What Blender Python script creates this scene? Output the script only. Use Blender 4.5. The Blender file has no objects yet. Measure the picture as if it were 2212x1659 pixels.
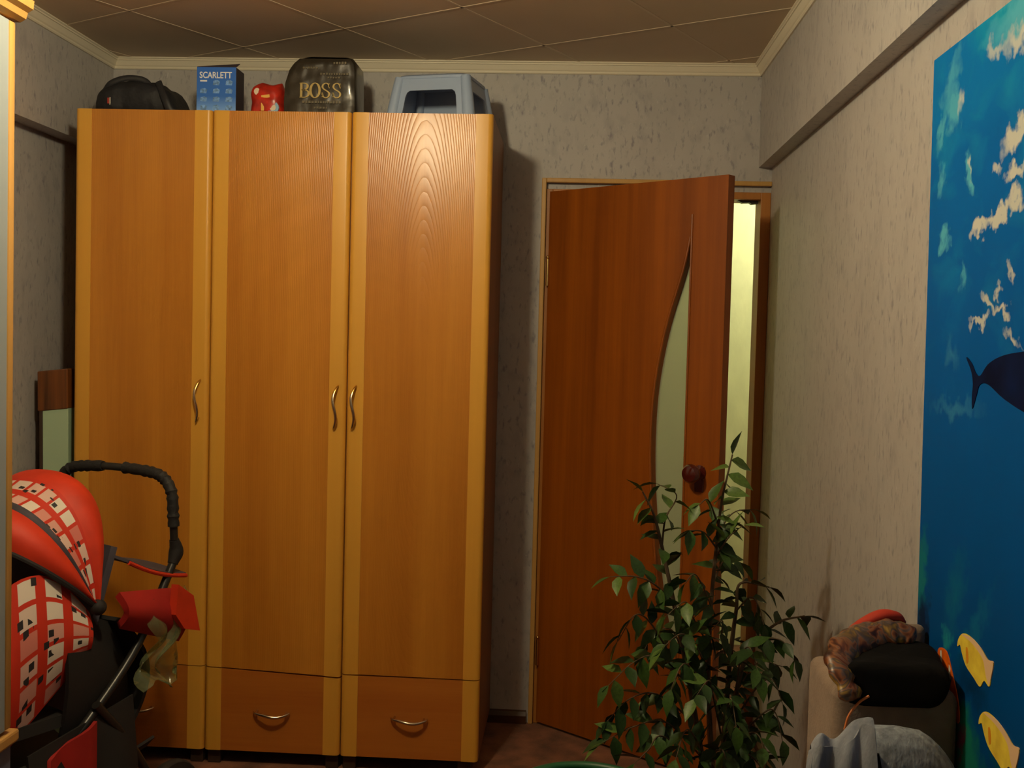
import bpy, bmesh, math, random
from mathutils import Vector, Matrix, noise

random.seed(7)
scene = bpy.context.scene
COL = scene.collection
PI = math.pi

# ------------------------------------------------------------------ camera
YAW, PITCH, ROLL = 0.0568, 0.0417, 0.0257
FPX = 2321.9
cam_data = bpy.data.cameras.new('camera')
cam_data.sensor_fit = 'HORIZONTAL'
cam_data.sensor_width = 36.0
cam_data.lens = FPX / 2212.0 * 36.0
cam_data.clip_start = 0.02
cam = bpy.data.objects.new('camera', cam_data)
COL.objects.link(cam)
fw = Vector((-math.sin(YAW) * math.cos(PITCH), math.cos(YAW) * math.cos(PITCH), -math.sin(PITCH)))
rt = Vector((math.cos(YAW), math.sin(YAW), 0))
up = rt.cross(fw)
c, s = math.cos(ROLL), math.sin(ROLL)
rt2 = rt * c + up * s
up2 = up * c - rt * s
M = Matrix((rt2, up2, -fw)).transposed().to_4x4()
M.translation = Vector((0, -4.062, 1.4667))
cam.matrix_world = M
scene.camera = cam

# ------------------------------------------------------------------ world, exposure
w = bpy.data.worlds.new('night')
scene.world = w
w.use_nodes = True
w.node_tree.nodes['Background'].inputs[0].default_value = (0.02, 0.022, 0.03, 1)
w.node_tree.nodes['Background'].inputs[1].default_value = 0.2
scene.view_settings.view_transform = 'Standard'
scene.view_settings.look = 'None'
scene.view_settings.gamma = 1.0
scene.view_settings.use_curve_mapping = False
scene.view_settings.exposure = 0.0

LAMP = (-0.66, -2.08, 2.375)     # bulb of the ceiling lamp
LAMP_STRENGTH = 300.0
LAMP_COLOR = (1.0, 0.845, 0.53)
HALL_STRENGTH = 240.0

# ------------------------------------------------------------------ materials
MATS = {}
def nodes_of(m):
    return m.node_tree.nodes, m.node_tree.links
def sock(node, *names):
    for n in names:
        if n in node.inputs:
            return node.inputs[n]
def mat(name, col, rough=0.6, metal=0.0, spec=None, coat=0.0, trans=0.0, var=0.0, vscale=8.0,
        stretch=(1, 1, 1), bump=0.0, bscale=None, emit=None, estr=0.0, sheen=0.0):
    if name in MATS:
        return MATS[name]
    m = bpy.data.materials.new(name); m.use_nodes = True
    n, l = nodes_of(m); b = n['Principled BSDF']
    b.inputs['Base Color'].default_value = (*col, 1)
    b.inputs['Roughness'].default_value = rough
    b.inputs['Metallic'].default_value = metal
    if spec is not None: sock(b, 'Specular IOR Level').default_value = spec
    if coat: sock(b, 'Coat Weight').default_value = coat
    if trans: sock(b, 'Transmission Weight').default_value = trans
    if sheen: sock(b, 'Sheen Weight').default_value = sheen
    if emit:
        sock(b, 'Emission Color').default_value = (*emit, 1)
        sock(b, 'Emission Strength').default_value = estr
    if var or bump:
        tc = n.new('ShaderNodeTexCoord'); mp = n.new('ShaderNodeMapping')
        mp.inputs['Scale'].default_value = stretch
        l.new(tc.outputs['Object'], mp.inputs['Vector'])
        nz = n.new('ShaderNodeTexNoise'); nz.inputs['Scale'].default_value = vscale
        nz.inputs['Detail'].default_value = 4
        l.new(mp.outputs[0], nz.inputs['Vector'])
        if var:
            rp = n.new('ShaderNodeValToRGB')
            rp.color_ramp.elements[0].position = 0.3; rp.color_ramp.elements[1].position = 0.7
            rp.color_ramp.elements[0].color = tuple(max(0, x * (1 - var)) for x in col) + (1,)
            rp.color_ramp.elements[1].color = tuple(min(1, x * (1 + var)) for x in col) + (1,)
            l.new(nz.outputs['Fac'], rp.inputs[0]); l.new(rp.outputs[0], b.inputs['Base Color'])
        if bump:
            src = nz
            if bscale:
                src = n.new('ShaderNodeTexNoise'); src.inputs['Scale'].default_value = bscale
                l.new(mp.outputs[0], src.inputs['Vector'])
            bp = n.new('ShaderNodeBump'); bp.inputs['Strength'].default_value = bump
            bp.inputs['Distance'].default_value = 0.004
            l.new(src.outputs['Fac'], bp.inputs['Height']); l.new(bp.outputs[0], b.inputs['Normal'])
    MATS[name] = m
    return m

def wood(name, dark, light, rough=0.35, grain=1.0, rings=False, bands=6.0, coat=0.0, horizontal=False, bstr=0.12):
    m = bpy.data.materials.new(name); m.use_nodes = True
    n, l = nodes_of(m); b = n['Principled BSDF']
    tc = n.new('ShaderNodeTexCoord')
    mp = n.new('ShaderNodeMapping')
    mp.inputs['Scale'].default_value = (0.35, 9, 9) if horizontal else (9, 9, 0.35)
    l.new(tc.outputs['Object'], mp.inputs['Vector'])
    n1 = n.new('ShaderNodeTexNoise'); n1.inputs['Scale'].default_value = bands * 0.22; n1.inputs['Detail'].default_value = 3
    n2 = n.new('ShaderNodeTexNoise'); n2.inputs['Scale'].default_value = 14; n2.inputs['Detail'].default_value = 5
    l.new(mp.outputs[0], n1.inputs['Vector']); l.new(mp.outputs[0], n2.inputs['Vector'])
    mx = n.new('ShaderNodeMath'); mx.operation = 'MULTIPLY_ADD'
    l.new(n2.outputs['Fac'], mx.inputs[0]); mx.inputs[1].default_value = 0.35 * grain
    l.new(n1.outputs['Fac'], mx.inputs[2])
    rp = n.new('ShaderNodeValToRGB')
    rp.color_ramp.elements[0].position = 0.45; rp.color_ramp.elements[1].position = 0.95
    rp.color_ramp.elements[0].color = (*dark, 1); rp.color_ramp.elements[1].color = (*light, 1)
    l.new(mx.outputs[0], rp.inputs[0]); l.new(rp.outputs[0], b.inputs['Base Color'])
    b.inputs['Roughness'].default_value = rough
    if coat: sock(b, 'Coat Weight').default_value = coat
    hsrc = n2.outputs['Fac']
    if rings:
        mr = n.new('ShaderNodeMapping')
        mr.inputs['Scale'].default_value = (1.0, 0.0, 0.13)
        mr.inputs['Location'].default_value = (-0.475, 0, -0.18)
        l.new(tc.outputs['Object'], mr.inputs['Vector'])
        wv = n.new('ShaderNodeTexWave'); wv.wave_type = 'RINGS'; wv.rings_direction = 'Y'
        wv.inputs['Scale'].default_value = 52; wv.inputs['Distortion'].default_value = 1.6
        wv.inputs['Detail'].default_value = 2.5; wv.inputs['Detail Scale'].default_value = 0.6
        l.new(mr.outputs[0], wv.inputs['Vector'])
        pw = n.new('ShaderNodeMath'); pw.operation = 'POWER'; pw.inputs[1].default_value = 0.22
        l.new(wv.outputs['Fac'], pw.inputs[0])
        ad = n.new('ShaderNodeMath'); ad.operation = 'MULTIPLY_ADD'
        l.new(n2.outputs['Fac'], ad.inputs[0]); ad.inputs[1].default_value = 0.45
        l.new(pw.outputs[0], ad.inputs[2]); hsrc = ad.outputs[0]
    bp = n.new('ShaderNodeBump'); bp.inputs['Strength'].default_value = bstr; bp.inputs['Distance'].default_value = 0.0015
    l.new(hsrc, bp.inputs['Height']); l.new(bp.outputs[0], b.inputs['Normal'])
    MATS[name] = m
    return m

def wallpaper(name, base, speck):
    m = bpy.data.materials.new(name); m.use_nodes = True
    n, l = nodes_of(m); b = n['Principled BSDF']
    tc = n.new('ShaderNodeTexCoord')
    def layer(sc, scale, lo, hi, rot=0.0):
        mp = n.new('ShaderNodeMapping'); mp.inputs['Scale'].default_value = sc
        mp.inputs['Rotation'].default_value = (rot, rot * 0.7, 0)
        l.new(tc.outputs['Object'], mp.inputs['Vector'])
        nz = n.new('ShaderNodeTexNoise'); nz.inputs['Scale'].default_value = scale
        nz.inputs['Detail'].default_value = 2.5; nz.inputs['Roughness'].default_value = 0.55
        l.new(mp.outputs[0], nz.inputs['Vector'])
        r = n.new('ShaderNodeMapRange'); r.inputs[1].default_value = lo; r.inputs[2].default_value = hi
        l.new(nz.outputs['Fac'], r.inputs[0])
        return r.outputs[0]
    a = layer((1, 1, 0.40), 78, 0.57, 0.74, 0.30)
    d = layer((1, 1, 0.6), 24, 0.52, 0.75, -0.1)
    e = layer((1, 1, 0.8), 5, 0.3, 0.7)
    f = layer((1, 1, 0.5), 85, 0.64, 0.72, 0.3)
    mxe = n.new('ShaderNodeMixRGB'); mxe.inputs[1].default_value = (*[x * 0.95 for x in base], 1); mxe.inputs[2].default_value = (*[min(1, x * 1.05) for x in base], 1)
    l.new(e, mxe.inputs[0])
    def mix(prev, fac, col, k):
        mu = n.new('ShaderNodeMath'); mu.operation = 'MULTIPLY'; mu.inputs[1].default_value = k
        l.new(fac, mu.inputs[0])
        mx = n.new('ShaderNodeMixRGB'); mx.inputs[2].default_value = (*col, 1)
        l.new(mu.outputs[0], mx.inputs[0]); l.new(prev, mx.inputs[1])
        return mx.outputs[0]
    o = mix(mxe.outputs[0], d, speck, 0.30)
    o = mix(o, a, speck, 0.74)
    o = mix(o, f, [min(1, x * 1.25) for x in base], 0.5)
    l.new(o, b.inputs['Base Color'])
    b.inputs['Roughness'].default_value = 0.55
    bp = n.new('ShaderNodeBump'); bp.inputs['Strength'].default_value = 0.35; bp.inputs['Distance'].default_value = 0.002
    l.new(f, bp.inputs['Height']); l.new(bp.outputs[0], b.inputs['Normal'])
    MATS[name] = m
    return m

# ------------------------------------------------------------------ geometry collector
ORG = {}
class G:
    def __init__(self):
        self.v = []; self.f = []; self.uv = {}; self.mi = []
    def add(self, v, f, uv=None):
        o = len(self.v)
        self.v += [Vector(p) for p in v]
        self.f += [tuple(i + o for i in q) for q in f]
        if uv:
            for i, t in enumerate(uv): self.uv[o + i] = t
        return self
    def box(self, x0, x1, y0, y1, z0, z1, bev=0.0, seg=2, rot=0.0, about=None, tilt=None):
        bm = bmesh.new()
        bmesh.ops.create_cube(bm, size=1)
        for v in bm.verts:
            v.co = Vector((x0 + (v.co.x + .5) * (x1 - x0), y0 + (v.co.y + .5) * (y1 - y0), z0 + (v.co.z + .5) * (z1 - z0)))
        if bev > 0:
            bmesh.ops.bevel(bm, geom=bm.edges[:], offset=bev, segments=seg, affect='EDGES', profile=0.5)
        bm.verts.index_update()
        vs = [v.co.copy() for v in bm.verts]
        if rot or tilt:
            p = Vector(about) if about else Vector(((x0 + x1) / 2, (y0 + y1) / 2, (z0 + z1) / 2))
            R = Matrix.Rotation(rot, 3, 'Z')
            if tilt: R = R @ Matrix.Rotation(tilt[1], 3, tilt[0])
            vs = [p + R @ (q - p) for q in vs]
        self.add(vs, [[v.index for v in f.verts] for f in bm.faces]); bm.free()
        return self
    def prism(self, poly, a, b, axis='y'):
        """poly of 2d points extruded along an axis from a to b"""
        def P(t, h):
            return {'y': (t[0], h, t[1]), 'z': (t[0], t[1], h), 'x': (h, t[0], t[1])}[axis]
        n = len(poly)
        v = [P(t, a) for t in poly] + [P(t, b) for t in poly]
        f = [tuple(range(n))[::-1], tuple(range(n, 2 * n))] + [(i, (i + 1) % n, n + (i + 1) % n, n + i) for i in range(n)]
        return self.add(v, f)
    def tube(self, pts, r, n=10, flat=1.0, cap=True, side=None):
        pts = [Vector(p) for p in pts]
        rr = r if isinstance(r, (list, tuple)) else [r] * len(pts)
        T = []
        for i in range(len(pts)):
            t = pts[min(i + 1, len(pts) - 1)] - pts[max(i - 1, 0)]
            T.append(t.normalized())
        ref = Vector(side) if side else Vector((0, 0, 1))
        if abs(T[0].dot(ref)) > 0.95: ref = Vector((1, 0, 0))
        nn = (ref - T[0] * ref.dot(T[0])).normalized()
        v = []
        for i, p in enumerate(pts):
            nn = (nn - T[i] * nn.dot(T[i])).normalized()
            bb = T[i].cross(nn)
            for k in range(n):
                a = 2 * PI * k / n
                v.append(p + nn * math.cos(a) * rr[i] * flat + bb * math.sin(a) * rr[i])
        f = []
        for i in range(len(pts) - 1):
            for k in range(n):
                k2 = (k + 1) % n
                f.append((i * n + k, i * n + k2, (i + 1) * n + k2, (i + 1) * n + k))
        if cap:
            f.append(tuple(range(n))[::-1]); f.append(tuple((len(pts) - 1) * n + k for k in range(n)))
        return self.add(v, f)
    def lathe(self, prof, cx, cy, n=28, axis='z', cz=0.0, rx=1.0):
        v = []; f = []
        for (r, h) in prof:
            for k in range(n):
                a = 2 * PI * k / n
                v.append((cx + r * math.cos(a) * rx, cy + r * math.sin(a), cz + h))
        m = len(prof)
        for i in range(m - 1):
            for k in range(n):
                k2 = (k + 1) % n
                f.append((i * n + k, i * n + k2, (i + 1) * n + k2, (i + 1) * n + k))
        if prof[0][0] > 1e-6: f.append(tuple(range(n))[::-1])
        if prof[-1][0] > 1e-6: f.append(tuple((m - 1) * n + k for k in range(n)))
        return self.add(v, f)
    def ball(self, c, r, nu=20, nv=12, sx=1, sy=1, sz=1):
        prof = [(math.sin(PI * j / nv) * r + 1e-5, -math.cos(PI * j / nv) * r) for j in range(nv + 1)]
        g = G(); g.lathe(prof, 0, 0, nu)
        return self.add([(c[0] + p.x * sx, c[1] + p.y * sy, c[2] + p.z * sz) for p in g.v], g.f)
    def grid(self, fn, nu, nv, thick=None, closed_u=False):
        v = []; uv = []
        for i in range(nu + 1):
            for j in range(nv + 1):
                v.append(Vector(fn(i / nu, j / nv))); uv.append((i / nu, j / nv))
        f = []
        for i in range(nu):
            for j in range(nv):
                a = i * (nv + 1) + j
                f.append((a, a + 1, a + nv + 2, a + nv + 1))
        if thick:
            # give the sheet a second skin
            nr = [Vector((0, 0, 0)) for _ in v]
            for q in f:
                nn = (v[q[1]] - v[q[0]]).cross(v[q[3]] - v[q[0]])
                for i in q: nr[i] += nn
            m = len(v)
            v2 = [v[i] - (nr[i].normalized() if nr[i].length > 1e-9 else Vector((0, 0, 1))) * thick for i in range(m)]
            f2 = [tuple(m + i for i in q[::-1]) for q in f]
            rim = [i * (nv + 1) for i in range(nu + 1)] + [nu * (nv + 1) + j for j in range(1, nv + 1)] + \
                  [i * (nv + 1) + nv for i in range(nu - 1, -1, -1)] + [j for j in range(nv - 1, 0, -1)]
            k = len(rim)
            f3 = [(rim[i], rim[(i + 1) % k], m + rim[(i + 1) % k], m + rim[i]) for i in range(k)]
            v = v + v2; f = f + f2 + f3; uv = uv + uv
        return self.add(v, f, uv)
    def xf(self, fn):
        self.v = [Vector(fn(p)) for p in self.v]
        return self
    def build(self, name, m, parent=None, smooth=False, angle=40, origin=None):
        me = bpy.data.meshes.new(name)
        if parent is not None: org = ORG[parent]
        elif origin is not None: org = Vector(origin)
        else:
            xs = [p.x for p in self.v]; ys = [p.y for p in self.v]; zs = [p.z for p in self.v]
            org = Vector(((min(xs) + max(xs)) / 2, (min(ys) + max(ys)) / 2, min(zs)))
        me.from_pydata([tuple(p - org) for p in self.v], [], self.f)
        if self.uv:
            ul = me.uv_layers.new(name='uv')
            for lp in me.loops:
                ul.data[lp.index].uv = self.uv.get(lp.vertex_index, (0, 0))
        bm = bmesh.new(); bm.from_mesh(me)
        bmesh.ops.recalc_face_normals(bm, faces=bm.faces)
        bm.to_mesh(me); bm.free()
        me.materials.append(m)
        if smooth:
            for p in me.polygons: p.use_smooth = True
            try: me.set_sharp_from_angle(angle=math.radians(angle))
            except Exception: pass
        me.update()
        o = bpy.data.objects.new(name, me); COL.objects.link(o)
        ORG[o] = org
        if parent is not None:
            o.parent = parent
        else:
            o.location = org
        return o

def tag(o, label=None, cat=None, group=None, kind=None):
    if label: o['label'] = label
    if cat: o['category'] = cat
    if group: o['group'] = group
    if kind: o['kind'] = kind
    return o
def thing(name, loc, label=None, cat=None, group=None, kind=None):
    o = bpy.data.objects.new(name, None); COL.objects.link(o)
    o.location = loc; o.empty_display_size = 0.1
    ORG[o] = Vector(loc)
    return tag(o, label, cat, group, kind)
def catmull(P, m=6):
    P = [Vector(p) for p in P]; out = []
    Q = [P[0] * 2 - P[1]] + P + [P[-1] * 2 - P[-2]]
    for i in range(1, len(Q) - 2):
        for k in range(m):
            t = k / m
            a, b, c_, d = Q[i - 1], Q[i], Q[i + 1], Q[i + 2]
            out.append(0.5 * ((2 * b) + (c_ - a) * t + (2 * a - 5 * b + 4 * c_ - d) * t * t + (3 * b - a - 3 * c_ + d) * t ** 3))
    out.append(P[-1])
    return out
def lerp_prof(tab, x):
    if x <= tab[0][0]: return tab[0][1]
    for (a, va), (b, vb) in zip(tab, tab[1:]):
        if x <= b: return va + (vb - va) * (x - a) / (b - a)
    return tab[-1][1]
def text_mesh(body, size, name, m, parent, origin, xdir, updir, nrm, depth=0.0006, width=None, shear=0.0, bold=0.0):
    cu = bpy.data.curves.new(name, 'FONT'); cu.body = body; cu.size = size; cu.extrude = depth; cu.shear = shear; cu.offset = bold
    cu.resolution_u = 3
    t = bpy.data.objects.new(name, cu); COL.objects.link(t)
    dg = bpy.context.evaluated_depsgraph_get()
    me = bpy.data.meshes.new_from_object(t.evaluated_get(dg))
    xs = [v.co.x for v in me.vertices]; k = 1.0
    if width: k = width / (max(xs) - min(xs))
    x0 = min(xs)
    g = G()
    X, U, N, O = Vector(xdir).normalized(), Vector(updir).normalized(), Vector(nrm).normalized(), Vector(origin)
    vs = [O + X * ((v.co.x - x0) * k) + U * v.co.y + N * v.co.z for v in me.vertices]
    g.add(vs, [tuple(p.vertices) for p in me.polygons])
    bpy.data.objects.remove(t); bpy.data.curves.remove(cu); bpy.data.meshes.remove(me)
    return g.build(name, m, parent)

# ================================================================== THE SETTING
XLU, XLL, XRU, XRL = -1.788, -1.860, 0.665, 0.714   # upper (beam) and lower faces of the side walls
ZB_R, ZB_L = 2.125, 2.140
CEIL, YF = 2.50, -4.75
paper = wallpaper('wallpaper_grey', (0.46, 0.44, 0.43), (0.20, 0.185, 0.225))
m_carpet = mat('carpet', (0.20, 0.075, 0.035), 0.95, var=0.55, vscale=9, bump=0.5, bscale=220, sheen=0.1)
m_tile = mat('ceiling_foam', (0.60, 0.48, 0.34), 0.6, var=0.03, vscale=4)
m_joint = mat('ceiling_joint', (0.64, 0.52, 0.38), 0.5)
m_corn = mat('cornice_paint', (0.78, 0.71, 0.56), 0.45)

g = G().box(-1.95, 0.95, YF, 1.32, -0.06, 0.0)
tag(g.build('floor', m_carpet, origin=(0, 0, 0)), kind='structure')

g = G()
g.box(-1.95, -0.137, 0, 0.12, 0, CEIL + .05)
g.box(-0.137, 0.95, 0, 0.12, 2.072, CEIL + .05)
tag(g.build('wall_back', paper, origin=(0, 0, 0)), kind='structure')

g = G()
g.prism([(XRL, 0), (0.95, 0), (0.95, CEIL + .05), (XRU, CEIL + .05), (XRU, ZB_R), (XRL, ZB_R)], YF, 0.0, 'y')
g.box(XRL + .004, 0.95, 0, 0.12, 0, 2.072)
tag(g.build('wall_right', paper, origin=(0, 0, 0)), kind='structure')

g = G()
g.prism([(XLL, 0), (-2.02, 0), (-2.02, CEIL + .05), (XLU, CEIL + .05), (XLU, ZB_L), (XLL, ZB_L)], YF, 0.0, 'y')
tag(g.build('wall_left', paper, origin=(0, 0, 0)), kind='structure')

g = G().box(-2.02, 0.95, YF - .12, YF, 0, CEIL + .05)
tag(g.build('wall_front', paper, origin=(0, 0, 0)), kind='structure')

# ceiling: board, square foam tiles laid askew, pale joint beads
g = G().box(-2.0, 0.95, YF, 0.12, CEIL + .006, CEIL + .06)
ceil = tag(g.build('ceiling', m_joint, origin=(0, 0, 0)), kind='structure')
def clip(poly, axis, val, keep_less):
    out = []
    for i in range(len(poly)):
        a, b = poly[i], poly[(i + 1) % len(poly)]
        ina = (a[axis] <= val) == keep_less; inb = (b[axis] <= val) == keep_less
        if ina: out.append(a)
        if ina != inb:
            t = (val - a[axis]) / (b[axis] - a[axis])
            out.append(tuple(a[k] + (b[k] - a[k]) * t for k in range(2)))
    return out
TA = math.radians(-30); TS = 0.49
tx, ty = Vector((math.cos(TA), math.sin(TA))), Vector((-math.sin(TA), math.cos(TA)))
t0 = Vector((-0.804, -0.423))
def rect_clip(poly):
    for ax, val, less in ((0, XRU, True), (0, XLU, False), (1, 0.0, True), (1, YF, False)):
        if poly: poly = clip(poly, ax, val, less)
    return poly
for i in range(-8, 10):
    for j in range(-12, 8):
        q = [t0 + tx * (TS * (i + a) + e) + ty * (TS * (j + b) + h) for a, b, e, h in ((0, 0, .002, .002), (1, 0, -.002, .002), (1, 1, -.002, -.002), (0, 1, .002, -.002))]
        poly = rect_clip([(p.x, p.y) for p in q])
        if len(poly) < 3: continue
        ar = abs(sum(poly[k][0] * poly[(k + 1) % len(poly)][1] - poly[(k + 1) % len(poly)][0] * poly[k][1] for k in range(len(poly)))) / 2
        if ar < 0.004: continue
        cx = sum(p[0] for p in poly) / len(poly); cy = sum(p[1] for p in poly) / len(poly)
        inner = [(cx + (p[0] - cx) * .985, cy + (p[1] - cy) * .985) for p in poly]
        n = len(poly); g = G()
        v = [(p[0], p[1], CEIL + .006) for p in poly] + [(p[0], p[1], CEIL + .002) for p in poly] + [(p[0], p[1], CEIL) for p in inner]
        f = [tuple(range(2 * n, 3 * n))]
        for k in range(n):
            k2 = (k + 1) % n
            f += [(k, k2, n + k2, n + k), (n + k, n + k2, 2 * n + k2, 2 * n + k)]
        g.add(v, f).build('tile', m_tile, ceil)
def bead(p, q):
    d = (q - p).normalized(); nn = Vector((-d.y, d.x)) * .0045
    poly = rect_clip([tuple(p + nn), tuple(q + nn), tuple(q - nn), tuple(p - nn)])
    if len(poly) >= 3:
        G().prism(poly, CEIL - .0012, CEIL + .004, 'z').build('joint_bead', m_joint, ceil)
for i in range(-8, 10):
    bead(t0 + tx * TS * i - ty * 6, t0 + tx * TS * i + ty * 6)
for j in range(-12, 8):
    bead(t0 + ty * TS * j - tx * 6, t0 + ty * TS * j + tx * 6)

# cornice: ridged moulding in the angle of wall and ceiling
prof = [(0, 0), (0, -.042), (.006, -.042), (.009, -.038), (.009, -.033), (.013, -.029), (.018, -.020), (.022, -.013),
        (.026, -.012), (.026, -.008), (.031, -.005), (.031, 0)]
g = G().prism([(-y, CEIL + .001 + z) for (y, z) in prof], XLU, XRU, 'x')
tag(g.build('trim_1', m_corn, smooth=False, origin=(0, 0, 0)), kind='structure')
g = G().prism([(XRU - y, CEIL + .001 + z) for (y, z) in prof], YF, 0.0, 'y')
tag(g.build('trim_2', m_corn, origin=(0, 0, 0)), kind='structure')
g = G().prism([(XLU + y, CEIL + .001 + z) for (y, z) in prof], YF, 0.0, 'y')
tag(g.build('trim_3', m_corn, origin=(0, 0, 0)), kind='structure')

m_base = wood('baseboard_wood', (0.05, 0.018, 0.006), (0.09, 0.035, 0.012), 0.4, horizontal=True)
g = G().prism([(0, 0), (-.018, 0), (-.018, .03), (-.010, .045), (0, .048)], -1.86, -0.145, 'x')
tag(g.build('baseboard_back', m_base, origin=(0, 0, 0)), kind='structure')
g = G().prism([(XRL, 0), (XRL - .018, 0), (XRL - .018, .03), (XRL - .010, .045), (XRL, .048)], YF, -0.01, 'y')
tag(g.build('baseboard_right', m_base, origin=(0, 0, 0)), kind='structure')
g = G().prism([(XLL, 0), (XLL + .018, 0), (XLL + .018, .03), (XLL + .010, .045), (XLL, .048)], YF, -0.02, 'y')
tag(g.build('baseboard_left', m_base, origin=(0, 0, 0)), kind='structure')

# ------------------------------------------------------------------ hallway behind the door
m_hall = mat('hall_wallpaper', (0.80, 0.79, 0.52), 0.7, var=0.07, vscale=14, stretch=(1, 1, .5), bump=0.15, bscale=70)
m_hallceil = mat('hall_ceiling', (0.8, 0.78, 0.7), 0.7)
tag(G().box(-1.0, 1.55, 1.2, 1.32, 0, 2.55).build('wall_hall_back', m_hall, origin=(0, 0, 0)), kind='structure')
tag(G().box(1.45, 1.55, .12, 1.2, 0, 2.55).build('wall_hall_right', m_hall, origin=(0, 0, 0)), kind='structure')
tag(G().box(-1.0, -0.9, .12, 1.2, 0, 2.55).build('wall_hall_left', m_hall, origin=(0, 0, 0)), kind='structure')
tag(G().box(.95, 1.55, .12, 1.32, -.06, 0.0).build('floor_hall', m_carpet, origin=(0, 0, 0)), kind='structure')
tag(G().box(.95, 1.55, .0, .12, 0.0, 2.55).build('wall_hall_front', m_hall, origin=(0, 0, 0)), kind='structure')
tag(G().box(-1.0, 1.55, .12, 1.32, 2.5, 2.55).build('ceiling_hall', m_hallceil, origin=(0, 0, 0)), kind='structure')
m_hbulb = mat('hall_bulb', (1, 1, .9), .5, emit=(1.0, 1.0, 0.74), estr=HALL_STRENGTH)
m_brass = mat('brass', (0.75, 0.50, 0.18), 0.25, metal=1.0)
m_hshade = mat('lamp_shade_metal', (0.75, 0.72, 0.65), 0.4)
HL = (1.16, .72, 2.26)
t = thing('hall_lamp', (HL[0], HL[1], 2.5), 'small hanging lamp with a bare bulb in the yellow hallway', 'lamp')
G().lathe([(.0001, 0), (.05, 0), (.045, -.02), (.0001, -.025)], HL[0], HL[1], 20, cz=2.5).build('canopy', m_brass, t, True)
G().tube([(HL[0], HL[1], 2.48), (HL[0], HL[1], 2.33)], .004).build('cord', m_hshade, t, True)
G().lathe([(.0001, .035), (.016, .035), (.022, .03), (.020, 0)], HL[0], HL[1], 16, cz=2.295).build('socket', m_brass, t, True)
G().ball(HL, .040).build('bulb', m_hbulb, t, True)

# ------------------------------------------------------------------ door
m_leaf = wood('door_veneer', (0.22, 0.050, 0.001), (0.39, 0.100, 0.004), 0.42, grain=0.7, bands=9, bstr=0.05)
m_frame = wood('door_frame_wood', (0.36, 0.13, 0.02), (0.50, 0.20, 0.035), 0.45)
m_case = wood('door_casing_wood', (0.50, 0.27, 0.07), (0.62, 0.36, 0.10), 0.45)
m_frost = mat('frosted_glass', (0.62, 0.68, 0.50), 0.45, trans=0.55)
m_knob = mat('knob_lacquer', (0.085, 0.010, 0.006), 0.12, coat=0.6)
m_dark = mat('dark_metal', (0.03, 0.025, 0.02), 0.4, metal=0.6)

fr = thing('trim_4', (0.29, 0, 0), kind='structure')
tag(fr, 'brown wooden door frame with thin ochre casing in the back wall', None)
G().box(-.137, -.120, -.016, .0, 0, 2.073, .003).build('casing', m_case, fr)
G().box(-.120, .714, -.016, .0, 2.056, 2.073, .003).build('casing', m_case, fr)
G().box(-.120, -.095, .0, .12, 0, 2.034, .002).build('jamb', m_frame, fr)
G().box(.677, .714, .0, .12, 0, 2.034, .002).build('jamb', m_frame, fr)
G().box(-.095, .677, .0, .12, 2.008, 2.034, .002).build('header', m_frame, fr)
G().box(-.137, .72, .012, .12, 2.034, 2.074).build('filler_strip', paper, fr)
G().box(-.1199, -.110, .004, .1, 0, 2.0).build('door_stop', m_frame, fr)
G().prism([(.595, 2.008), (.672, 2.008), (.672, 1.997), (.650, 1.994), (.640, 2.000), (.615, 1.998)], .03, .06, 'y').build('draught_strip', m_dark, fr)

TH = math.radians(39); HX, HY = -.106, -.012
LW, LZ0, LZ1, LT = .765, .012, 2.022, .038
ldir = Vector((math.cos(TH), -math.sin(TH), 0)); lnrm = Vector((-math.sin(TH), -math.cos(TH), 0))
def L(s_, z, d=0.0):
    """point on the leaf: s along the leaf, d out of the room side face"""
    return Vector((HX, HY, 0)) + ldir * s_ + lnrm * d + Vector((0, 0, z))
door = thing('door_1', (HX, HY, 0), 'orange brown veneered door standing ajar with a crescent of frosted glass', None, kind='structure')
ARC = [(.38, .628), (.45, .590), (.508, .566), (.68, .532), (.856, .510), (.99, .496), (1.113, .491), (1.22, .493), (1.323, .500), (1.44, .521),
       (1.548, .546), (1.65, .583), (1.743, .613), (1.80, .626), (1.825, .628)]
ARC = [(.38, .628)] + [(z, lerp_prof(ARC, z)) for z in [.40 + k * (1.80 - .40) / 40 for k in range(41)]] + [(1.825, .628)]
# smooth the arc
for _ in range(3):
    ARC = [ARC[0]] + [(ARC[i][0], (ARC[i - 1][1] + 2 * ARC[i][1] + ARC[i + 1][1]) / 4) for i in range(1, len(ARC) - 1)] + [ARC[-1]]
g = G()
def leaf_piece(g, rows):
    """rows: (z, s0, s1)"""
    v = []; f = []
    for (z, a, b) in rows:
        v += [L(a, z), L(b, z), L(b, z, -LT), L(a, z, -LT)]
    n = len(rows)
    for i in range(n - 1):
        for k in range(4):
            k2 = (k + 1) % 4
            f.append((i * 4 + k, i * 4 + k2, (i + 1) * 4 + k2, (i + 1) * 4 + k))
    f += [(0, 1, 2, 3), tuple((n - 1) * 4 + k for k in range(4))]
    g.add(v, f)
leaf_piece(g, [(LZ0, 0, .628)] + [(z, 0, a) for z, a in ARC] + [(LZ1, 0, .628)])
leaf_piece(g, [(LZ0, .628, LW), (LZ1, .628, LW)])
leaf = g.build('leaf', m_leaf, door)
g = G()
zs = ARC[1:-1]
v = []; f = []
for z, a in zs: v += [L(a - .004, z, -.027), L(.632, z, -.027), L(.632, z, -.032), L(a - .004, z, -.032)]
for i in range(len(zs) - 1):
    for k in range(4): f.append((i * 4 + k, i * 4 + (k + 1) % 4, (i + 1) * 4 + (k + 1) % 4, (i + 1) * 4 + k))
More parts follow.
